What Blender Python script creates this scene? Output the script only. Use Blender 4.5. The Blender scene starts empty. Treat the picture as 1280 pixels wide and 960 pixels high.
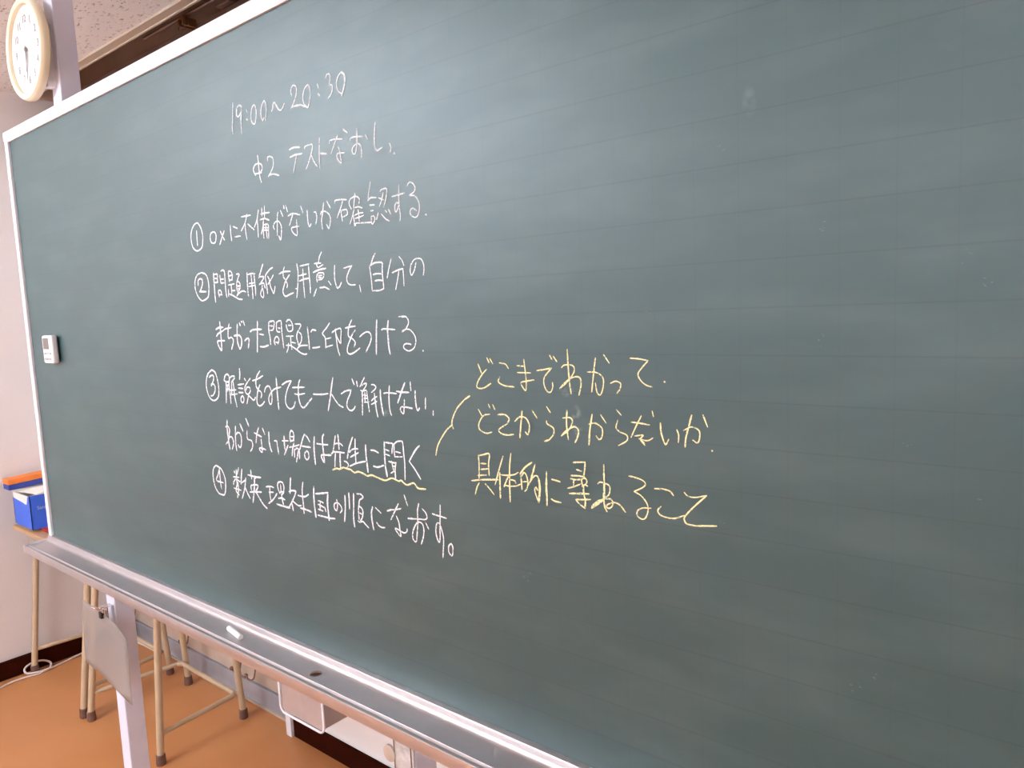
import bpy, bmesh, math, random
from mathutils import Vector, Matrix
random.seed(7)
C = bpy.context.scene.collection
Z0 = 0.85            # height of the board's lower edge above the floor

# ---------------------------------------------------------------- camera, world, lights, exposure
cam = bpy.data.cameras.new('camera')
cam.sensor_width = 36.0
cam.lens = 917.66 / 1280 * 36.0
cam.clip_start = 0.02
camo = bpy.data.objects.new('camera', cam)
C.objects.link(camo)
R = Matrix(((0.7750, -0.0350, 0.6310), (0.6310, 0.1100, -0.7680), (-0.0430, 0.9930, 0.1070)))
YAW, PITCH, ROLL = 0.6882, -0.1074, -0.0431
fw = Vector((0, math.cos(PITCH), math.sin(PITCH)))
rt = Vector((1, 0, 0)); up = Vector((0, -math.sin(PITCH), math.cos(PITCH)))
r2 = rt * math.cos(ROLL) + up * math.sin(ROLL)
u2 = -rt * math.sin(ROLL) + up * math.cos(ROLL)
M = Matrix((r2, u2, -fw)).transposed()
M = Matrix.Rotation(YAW, 3, 'Z') @ M
camo.matrix_world = Matrix.Translation((2.404, -0.760, 0.616 + Z0)) @ M.to_4x4()
bpy.context.scene.camera = camo

w = bpy.data.worlds.new('world'); bpy.context.scene.world = w
w.use_nodes = True
w.node_tree.nodes['Background'].inputs[0].default_value = (0.9, 0.93, 1.0, 1)
w.node_tree.nodes['Background'].inputs[1].default_value = 0.3
vs = bpy.context.scene.view_settings
vs.view_transform = 'Standard'; vs.look = 'None'; vs.gamma = 1; vs.use_curve_mapping = False
vs.exposure = 0.37
LAMP = 98.0          # emission of the fluorescent tubes

# room extents (board frame: x along the board, y into the wall, z up from the board's lower edge)
XL, XR, YF, YB, ZF, ZC = -1.135, 5.4, -5.2, 0.66, -0.85, 1.57

# ---------------------------------------------------------------- helpers
def s2l(c):
    return c / 12.92 if c <= 0.04045 else ((c + 0.055) / 1.055) ** 2.4
def rgb(r, g, b):
    return (s2l(r / 255), s2l(g / 255), s2l(b / 255), 1)
def mat(name, col, rough=0.5, metal=0.0, spec=0.5, noise=0.0, nscale=8.0, bump=0.0, bscale=60.0, emit=0.0, coat=0.0):
    m = bpy.data.materials.new(name); m.use_nodes = True
    nt = m.node_tree; b = nt.nodes['Principled BSDF']
    b.inputs['Base Color'].default_value = col
    b.inputs['Roughness'].default_value = rough
    b.inputs['Metallic'].default_value = metal
    b.inputs['Specular IOR Level'].default_value = spec
    b.inputs['Coat Weight'].default_value = coat
    if emit:
        b.inputs['Emission Color'].default_value = col
        b.inputs['Emission Strength'].default_value = emit
    tc = nt.nodes.new('ShaderNodeTexCoord')
    if noise:
        n = nt.nodes.new('ShaderNodeTexNoise'); n.inputs['Scale'].default_value = nscale
        n.inputs['Detail'].default_value = 5
        r = nt.nodes.new('ShaderNodeMapRange')
        r.inputs['From Min'].default_value = 0.3; r.inputs['From Max'].default_value = 0.7
        r.inputs['To Min'].default_value = 1 - noise; r.inputs['To Max'].default_value = 1 + noise
        mx = nt.nodes.new('ShaderNodeVectorMath'); mx.operation = 'SCALE'
        mx.inputs[0].default_value = col[:3]
        nt.links.new(tc.outputs['Object'], n.inputs['Vector'])
        nt.links.new(n.outputs['Fac'], r.inputs['Value'])
        nt.links.new(r.outputs['Result'], mx.inputs['Scale'])
        nt.links.new(mx.outputs[0], b.inputs['Base Color'])
    if bump:
        n = nt.nodes.new('ShaderNodeTexNoise'); n.inputs['Scale'].default_value = bscale
        n.inputs['Detail'].default_value = 3
        bp = nt.nodes.new('ShaderNodeBump'); bp.inputs['Strength'].default_value = bump
        bp.inputs['Distance'].default_value = 0.002
        nt.links.new(tc.outputs['Object'], n.inputs['Vector'])
        nt.links.new(n.outputs['Fac'], bp.inputs['Height'])
        nt.links.new(bp.outputs['Normal'], b.inputs['Normal'])
    return m

def wpos(o):
    p = Vector((0, 0, 0))
    while o is not None:
        p += o.location; o = o.parent
    return p
def thing(name, label, cat, loc, group=None):
    o = bpy.data.objects.new(name, None); C.objects.link(o)
    o.location = (loc[0], loc[1], loc[2] + Z0); o.empty_display_size = 0.1
    o['label'] = label; o['category'] = cat
    if group: o['group'] = group
    return o
def obj(name, bm, m, parent=None, label=None, kind=None, smooth=False, loc=None):
    me = bpy.data.meshes.new(name)
    o = bpy.data.objects.new(name, me)
    base = wpos(parent) if parent else (Vector((loc[0], loc[1], loc[2] + Z0)) if loc else Vector((0, 0, Z0)))
    if loc and parent:
        o.location = Vector((loc[0], loc[1], loc[2] + Z0)) - base; base = Vector((loc[0], loc[1], loc[2] + Z0))
    elif not parent: o.location = base
    bmesh.ops.recalc_face_normals(bm, faces=bm.faces[:])
    bmesh.ops.translate(bm, verts=bm.verts[:], vec=Vector((0, 0, Z0)) - base)
    bm.to_mesh(me); bm.free()
    if isinstance(m, (list, tuple)):
        for q in m: me.materials.append(q)
    else: me.materials.append(m)
    if smooth:
        for p in me.polygons: p.use_smooth = True
        if smooth != 'all':
            try: me.set_sharp_from_angle(angle=math.radians(40))
            except Exception: pass
    C.objects.link(o)
    if parent: o.parent = parent
    if label: o['label'] = label
    if kind: o['kind'] = kind
    return o
def tag(o, label, cat, group=None):
    o['label'] = label; o['category'] = cat
    if group: o['group'] = group
    return o
def box(bm, x0, x1, y0, y1, z0, z1, bev=0.0, seg=2, mi=0):
    nb = bmesh.new()
    bmesh.ops.create_cube(nb, size=1)
    for v in nb.verts:
        v.co = Vector(((v.co.x + .5) * (x1 - x0) + x0, (v.co.y + .5) * (y1 - y0) + y0, (v.co.z + .5) * (z1 - z0) + z0))
    if bev: bmesh.ops.bevel(nb, geom=nb.edges[:], offset=bev, segments=seg, affect='EDGES', profile=.5)
    for f in nb.faces: f.material_index = mi
    merge(bm, nb); return bm
def merge(bm, nb):
    me = bpy.data.meshes.new('t'); nb.to_mesh(me); nb.free(); bm.from_mesh(me); bpy.data.meshes.remove(me)
def B(*a, **k):
    return box(bmesh.new(), *a, **k)
def tube(bm, pts, r, n=12, caps=True):
    pts = [Vector(p) for p in pts]; rings = []
    prev = None
    for i, p in enumerate(pts):
        t = (pts[min(i + 1, len(pts) - 1)] - pts[max(i - 1, 0)]).normalized()
        if prev is None:
            a = Vector((0, 0, 1)) if abs(t.z) < .9 else Vector((1, 0, 0))
            nrm = t.cross(a).normalized()
        else:
            nrm = (prev - t * prev.dot(t)).normalized()
        prev = nrm; bn = t.cross(nrm)
        rr = r[i] if isinstance(r, (list, tuple)) else r
        rings.append([bm.verts.new(p + (nrm * math.cos(2 * math.pi * k / n) + bn * math.sin(2 * math.pi * k / n)) * rr) for k in range(n)])
    for a, b in zip(rings, rings[1:]):
        for k in range(n): bm.faces.new((a[k], a[(k + 1) % n], b[(k + 1) % n], b[k]))
    if caps:
        bm.faces.new(rings[0][::-1]); bm.faces.new(rings[-1])
    return bm
def spline(pts, n=6):
    P = [Vector(p) for p in pts]
    if len(P) < 3: return P
    out = []
    for i in range(len(P) - 1):
        a = P[i - 1] if i else P[0] * 2 - P[1]
        b, c = P[i], P[i + 1]
        d = P[i + 2] if i + 2 < len(P) else c * 2 - b
        for k in range(n):
            t = k / n
            out.append(.5 * ((2 * b) + (c - a) * t + (2 * a - 5 * b + 4 * c - d) * t * t + (3 * b - a - 3 * c + d) * t ** 3))
    out.append(P[-1]); return out
def extrude_profile(prof, x0, x1, axis='X'):
    """closed profile of (y,z) points extruded along x"""
    bm = bmesh.new()
    a = [bm.verts.new((x0, y, z)) for y, z in prof]; b = [bm.verts.new((x1, y, z)) for y, z in prof]
    n = len(prof)
    for k in range(n): bm.faces.new((a[k], a[(k + 1) % n], b[(k + 1) % n], b[k]))
    bm.faces.new(a[::-1]); bm.faces.new(b)
    return bm
def lathe_y(prof, cx, cz, y, n=48):
    """profile of (radius, dy) turned about an axis along y"""
    bm = bmesh.new(); rings = []
    for r, dy in prof:
        if r < 1e-6: rings.append([bm.verts.new((cx, y + dy, cz))])
        else: rings.append([bm.verts.new((cx + r * math.cos(2 * math.pi * k / n), y + dy, cz + r * math.sin(2 * math.pi * k / n))) for k in range(n)])
    for a, b in zip(rings, rings[1:]):
        for k in range(n):
            if len(a) == 1 and len(b) == 1: continue
            if len(a) == 1: bm.faces.new((a[0], b[k], b[(k + 1) % n]))
            elif len(b) == 1: bm.faces.new((a[k], a[(k + 1) % n], b[0]))
            else: bm.faces.new((a[k], a[(k + 1) % n], b[(k + 1) % n], b[k]))
    return bm
def text_bm(s, size, extr=0.0003):
    cu = bpy.data.curves.new('t', 'FONT'); cu.body = s; cu.size = size; cu.extrude = extr
    cu.align_x = 'CENTER'; cu.align_y = 'CENTER'
    o = bpy.data.objects.new('t', cu); C.objects.link(o)
    dg = bpy.context.evaluated_depsgraph_get(); me = bpy.data.meshes.new_from_object(o.evaluated_get(dg))
    bm = bmesh.new(); bm.from_mesh(me)
    bpy.data.objects.remove(o); bpy.data.curves.remove(cu); bpy.data.meshes.remove(me)
    return bm

# ---------------------------------------------------------------- materials
M_wall = mat('wall_paint', rgb(234, 226, 224), .75, noise=.02, nscale=3, bump=.25, bscale=220)
M_wallw = mat('wall_paint_pale', rgb(248, 243, 242), .75, noise=.02, nscale=3)
M_base = mat('baseboard_vinyl', rgb(46, 16, 9), .8, spec=.0, noise=.2, nscale=12)
M_white = mat('white_paint_metal', rgb(238, 232, 236), .35, noise=.03, nscale=20)
M_post = mat('post_paint', rgb(224, 224, 240), .55, spec=.3, noise=.04, nscale=14)
M_alu = mat('brushed_aluminium', rgb(196, 188, 189), .39, metal=.9, noise=.03, nscale=40, bump=.1, bscale=300)
M_beige = mat('beige_tube_paint', rgb(196, 170, 140), .45, noise=.06, nscale=30)
M_cap = mat('brown_rubber', rgb(112, 80, 68), .7, noise=.1, nscale=60)
M_cord = mat('white_cord', rgb(228, 208, 198), .5)
M_chrome = mat('chrome', rgb(215, 205, 200), .2, metal=1)
M_dark = mat('dark_gap', rgb(40, 32, 30), .8)
M_plastic = mat('white_plastic', rgb(240, 236, 240), .4)
M_key = mat('grey_keys', rgb(176, 170, 172), .5)
M_lcd = mat('lcd_grey', rgb(120, 112, 105), .25)
M_chalkstick = mat('chalk_stick', rgb(248, 246, 244), .95)
M_cream = mat('cream_plastic', rgb(250, 236, 204), .35, noise=.02)
M_face = mat('clock_face', rgb(220, 215, 211), .5)
M_ink = mat('grey_ink', rgb(150, 142, 142), .6)
M_hand = mat('clock_hand', rgb(110, 102, 102), .4)
M_blue = mat('blue_card', rgb(56, 104, 222), .45, noise=.06, nscale=14)
M_cardw = mat('white_card', rgb(240, 232, 222), .7)
M_orange = mat('orange_card', rgb(240, 130, 50), .5, noise=.08, nscale=30)
M_navy = mat('navy_card', rgb(45, 65, 150), .5, noise=.12, nscale=40)
M_red = mat('red_cover', rgb(160, 40, 38), .5, noise=.12, nscale=30)
M_wood = mat('desk_wood', rgb(190, 150, 112), .45, noise=.12, nscale=9)
M_brown = mat('brown_valance', rgb(128, 104, 92), .55, noise=.1, nscale=7)
M_recess = mat('lightened_recess_wood', rgb(186, 160, 144), .6, noise=.12, nscale=7)  # colour lightened to make up for the little light inside the recess
M_trimc = mat('ceiling_trim', rgb(206, 188, 170), .5)
M_gpanel = mat('grey_panel', rgb(160, 156, 162), .5, noise=.14, nscale=9)
M_band = mat('pale_rail', rgb(198, 176, 160), .55, noise=.07, nscale=16)
M_hook = mat('hook_metal', rgb(140, 112, 98), .35, metal=.6)
M_drawer = mat('drawer_grey', rgb(176, 160, 156), .4, metal=.25, noise=.06, nscale=40)
M_tape = mat('yellowed_tab', rgb(196, 176, 120), .6)

CBX, CBZ = -1.8, 0.85   # surface object's origin relative to the board's corner
def board_material():
    m = bpy.data.materials.new('chalkboard_green'); m.use_nodes = True
    nt = m.node_tree; b = nt.nodes['Principled BSDF']; L = nt.links.new
    tc = nt.nodes.new('ShaderNodeTexCoord'); sp = nt.nodes.new('ShaderNodeSeparateXYZ')
    L(tc.outputs['Object'], sp.inputs[0])
    def math_(op, a, bb=None, clamp=False):
        n = nt.nodes.new('ShaderNodeMath'); n.operation = op; n.use_clamp = clamp
        for i, v in enumerate((a, bb)):
            if v is None: continue
            if isinstance(v, (int, float)): n.inputs[i].default_value = v
            else: L(v, n.inputs[i])
        return n.outputs[0]
    def line(axis, off, half, strength):
        t = math_('DIVIDE', math_('SUBTRACT', sp.outputs[axis], off), 0.05)
        d = math_('ABSOLUTE', math_('SUBTRACT', math_('FRACT', math_('ADD', t, .5)), .5))
        return math_('MULTIPLY', math_('SUBTRACT', 1.0, math_('DIVIDE', d, half / .05), True), strength)
    g = math_('ADD', line('Z', .002, .0013, .42), line('X', .046, .0011, .16), True)
    # eraser smears: long faint streaks of dust, and mottling
    mp = nt.nodes.new('ShaderNodeMapping'); mp.inputs['Scale'].default_value = (1.6, 1, 5)
    mp.inputs['Rotation'].default_value = (0, .25, 0)
    L(tc.outputs['Object'], mp.inputs[0])
    n1 = nt.nodes.new('ShaderNodeTexNoise'); n1.inputs['Scale'].default_value = 3.0; n1.inputs['Detail'].default_value = 7
    L(mp.outputs[0], n1.inputs['Vector'])
    r1 = nt.nodes.new('ShaderNodeMapRange'); r1.inputs['From Min'].default_value = .45; r1.inputs['From Max'].default_value = .8
    r1.inputs['To Min'].default_value = 0.0; r1.inputs['To Max'].default_value = .07
    L(n1.outputs['Fac'], r1.inputs['Value'])
    # the lowest few centimetres grow lighter towards the edge
    low = math_('MULTIPLY', math_('SUBTRACT', 1.0, math_('DIVIDE', math_('SUBTRACT', sp.outputs['Z'], CBZ), .09), True), .05)
    dust = math_('ADD', r1.outputs['Result'], low, True)
    # three finger smears of chalk
    n3 = nt.nodes.new('ShaderNodeTexNoise'); n3.inputs['Scale'].default_value = 90
    L(tc.outputs['Object'], n3.inputs['Vector'])
    for sx, sz, rx, rz, k in ((1.884, .467, .010, .022, .55), (2.108, .812, .008, .018, .09), (1.520, .452, .016, .012, .30), (1.868, .505, .012, .010, .30)):
        d1 = math_('DIVIDE', math_('SUBTRACT', sp.outputs['X'], sx + CBX), rx); d2 = math_('DIVIDE', math_('SUBTRACT', sp.outputs['Z'], sz + CBZ), rz)
        g_ = math_('SUBTRACT', 1.0, math_('ADD', math_('MULTIPLY', d1, d1), math_('MULTIPLY', d2, d2)), True)
        g_ = math_('MULTIPLY', math_('MULTIPLY', g_, math_('MULTIPLY', math_('SUBTRACT', n3.outputs['Fac'], .42, True), 4.0, True)), k)
        dust = math_('ADD', dust, g_, True)
    mx = nt.nodes.new('ShaderNodeMix'); mx.data_type = 'RGBA'
    mx.inputs['A'].default_value = BOARD; mx.inputs['B'].default_value = rgb(170, 185, 180)
    L(dust, mx.inputs['Factor'])
    m2 = nt.nodes.new('ShaderNodeMix'); m2.data_type = 'RGBA'
    m2.inputs['B'].default_value = rgb(16, 40, 40)
    L(g, m2.inputs['Factor']); L(mx.outputs['Result'], m2.inputs['A']); L(m2.outputs['Result'], b.inputs['Base Color'])
    b.inputs['Roughness'].default_value = BOARD_ROUGH
    b.inputs['Specular IOR Level'].default_value = BOARD_SPEC
    b.inputs['Coat Weight'].default_value = .78; b.inputs['Coat Roughness'].default_value = .46
    n2 = nt.nodes.new('ShaderNodeTexNoise'); n2.inputs['Scale'].default_value = 900
    L(tc.outputs['Object'], n2.inputs['Vector'])
    bp = nt.nodes.new('ShaderNodeBump'); bp.inputs['Strength'].default_value = .15; bp.inputs['Distance'].default_value = .0005
    L(n2.outputs['Fac'], bp.inputs['Height']); L(bp.outputs['Normal'], b.inputs['Normal'])
    return m
CHALK_W = 1.0
BOARD = rgb(31, 67, 69); BOARD_ROUGH = .50; BOARD_SPEC = .5
M_board = board_material()

def chalk_material(name, col):
    m = mat(name, col, .95, spec=.1)
    nt = m.node_tree; b = nt.nodes['Principled BSDF']; L = nt.links.new
    tc = nt.nodes.new('ShaderNodeTexCoord')
    n = nt.nodes.new('ShaderNodeTexNoise'); n.inputs['Scale'].default_value = 420; n.inputs['Detail'].default_value = 2
    L(tc.outputs['Object'], n.inputs['Vector'])
    r = nt.nodes.new('ShaderNodeMapRange'); r.inputs['From Min'].default_value = .30; r.inputs['From Max'].default_value = .46
    L(n.outputs['Fac'], r.inputs['Value'])
    mx = nt.nodes.new('ShaderNodeMix'); mx.data_type = 'RGBA'
    mx.inputs['A'].default_value = rgb(120, 138, 132); mx.inputs['B'].default_value = col
    L(r.outputs['Result'], mx.inputs['Factor']); L(mx.outputs['Result'], b.inputs['Base Color'])
    return m
M_chalk = chalk_material('white_chalk_marks', rgb(252, 250, 252))
M_chalky = chalk_material('yellow_chalk_marks', rgb(252, 240, 184))

def floor_material():
    m = mat('orange_vinyl_floor', rgb(206, 142, 92), .38, noise=.0)
    nt = m.node_tree; b = nt.nodes['Principled BSDF']; L = nt.links.new
    tc = nt.nodes.new('ShaderNodeTexCoord')
    n = nt.nodes.new('ShaderNodeTexNoise'); n.inputs['Scale'].default_value = 3.5; n.inputs['Detail'].default_value = 8
    L(tc.outputs['Object'], n.inputs['Vector'])
    mx = nt.nodes.new('ShaderNodeMix'); mx.data_type = 'RGBA'
    mx.inputs['A'].default_value = rgb(188, 120, 70); mx.inputs['B'].default_value = rgb(206, 142, 90)
    L(n.outputs['Fac'], mx.inputs['Factor']); L(mx.outputs['Result'], b.inputs['Base Color'])
    return m
M_floor = floor_material()

def ceiling_material():
    m = mat('rock_wool_ceiling', rgb(250, 247, 247), .9)
    nt = m.node_tree; b = nt.nodes['Principled BSDF']; L = nt.links.new
    tc = nt.nodes.new('ShaderNodeTexCoord')
    mp = nt.nodes.new('ShaderNodeMapping'); mp.inputs['Scale'].default_value = (1.0, 2.4, 1)
    L(tc.outputs['Object'], mp.inputs[0])
    n = nt.nodes.new('ShaderNodeTexNoise'); n.inputs['Scale'].default_value = 52; n.inputs['Detail'].default_value = 4
    n.inputs['Distortion'].default_value = .6
    L(mp.outputs[0], n.inputs['Vector'])
    r = nt.nodes.new('ShaderNodeMapRange'); r.inputs['From Min'].default_value = .585; r.inputs['From Max'].default_value = .70
    L(n.outputs['Fac'], r.inputs['Value'])
    mx = nt.nodes.new('ShaderNodeMix'); mx.data_type = 'RGBA'
    mx.inputs['A'].default_value = rgb(250, 247, 247); mx.inputs['B'].default_value = rgb(188, 168, 158)
    L(r.outputs['Result'], mx.inputs['Factor']); L(mx.outputs['Result'], b.inputs['Base Color'])
    bp = nt.nodes.new('ShaderNodeBump'); bp.invert = True; bp.inputs['Strength'].default_value = .6; bp.inputs['Distance'].default_value = .003
    L(r.outputs['Result'], bp.inputs['Height']); L(bp.outputs['Normal'], b.inputs['Normal'])
    return m
M_ceil = ceiling_material()

def sheet_material():
    m = bpy.data.materials.new('frosted_sheet'); m.use_nodes = True
    nt = m.node_tree; L = nt.links.new
    for n in list(nt.nodes):
        if n.type != 'OUTPUT_MATERIAL': nt.nodes.remove(n)
    out = [n for n in nt.nodes if n.type == 'OUTPUT_MATERIAL'][0]
    d = nt.nodes.new('ShaderNodeBsdfDiffuse'); d.inputs[0].default_value = rgb(200, 194, 192)
    t = nt.nodes.new('ShaderNodeBsdfTranslucent'); t.inputs[0].default_value = rgb(200, 194, 192)
    tr = nt.nodes.new('ShaderNodeBsdfTransparent'); tr.inputs[0].default_value = rgb(235, 225, 215)
    a = nt.nodes.new('ShaderNodeMixShader'); a.inputs[0].default_value = .35
    c = nt.nodes.new('ShaderNodeMixShader'); c.inputs[0].default_value = .52
    L(d.outputs[0], a.inputs[1]); L(t.outputs[0], a.inputs[2]); L(a.outputs[0], c.inputs[1]); L(tr.outputs[0], c.inputs[2])
    L(c.outputs[0], out.inputs['Surface'])
    return m
M_sheet = sheet_material()
M_tubeglow = mat('tube_glow', (.83, .95, 1.05, 1), .5, emit=LAMP)

# ---------------------------------------------------------------- the room
def struct(name, bm, m, parent=None, **k):
    o = obj(name, bm, m, parent, **k)
    if not parent: o['kind'] = 'structure'
    return o
struct('floor', B(XL - .1, XR + .1, YF - .1, YB + .1, ZF - .1, ZF), M_floor)
struct('wall_left', B(XL - .1, XL, YF - .1, YB + .1, ZF, ZC + .3), M_wall)
struct('wall_back', B(XL, XR, YB, YB + .1, ZF, ZC + .3), M_wall)
# the wall steps forward to the right of the low grey panel
pier = B(.215, XR, .604, YB - .0005, ZF, 1.2)
struct('wall_back_step', pier, M_wallw)
struct('wall_right', B(XR, XR + .1, YF - .1, YB + .1, ZF, ZC + .3), M_wall)
struct('wall_front', B(XL, XR, YF - .1, YF, ZF, ZC + .3), M_wall)
struct('ceiling', B(XL, XR, YF, .455, ZC, ZC + .06), M_ceil)
struct('ceiling_recess', B(XL, XR, .43, YB + .1, ZC + .2, ZC + .26), M_recess)
struct('trim_1', box(B(XL, XR, .428, .456, ZC - .008, ZC + .0), XL, XR, .456, .462, ZC - .012, ZC + .2), M_trimc)
struct('baseboard_left', B(XL, XL + .012, YF, YB, ZF, -.772, bev=.003), M_base)
struct('baseboard_back', B(.237, XR, .594, .604, ZF, -.775, bev=.003), M_base)
struct('trim_2', B(.205, .236, .585, .604, ZF, -.45, bev=.002), M_white)
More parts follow.
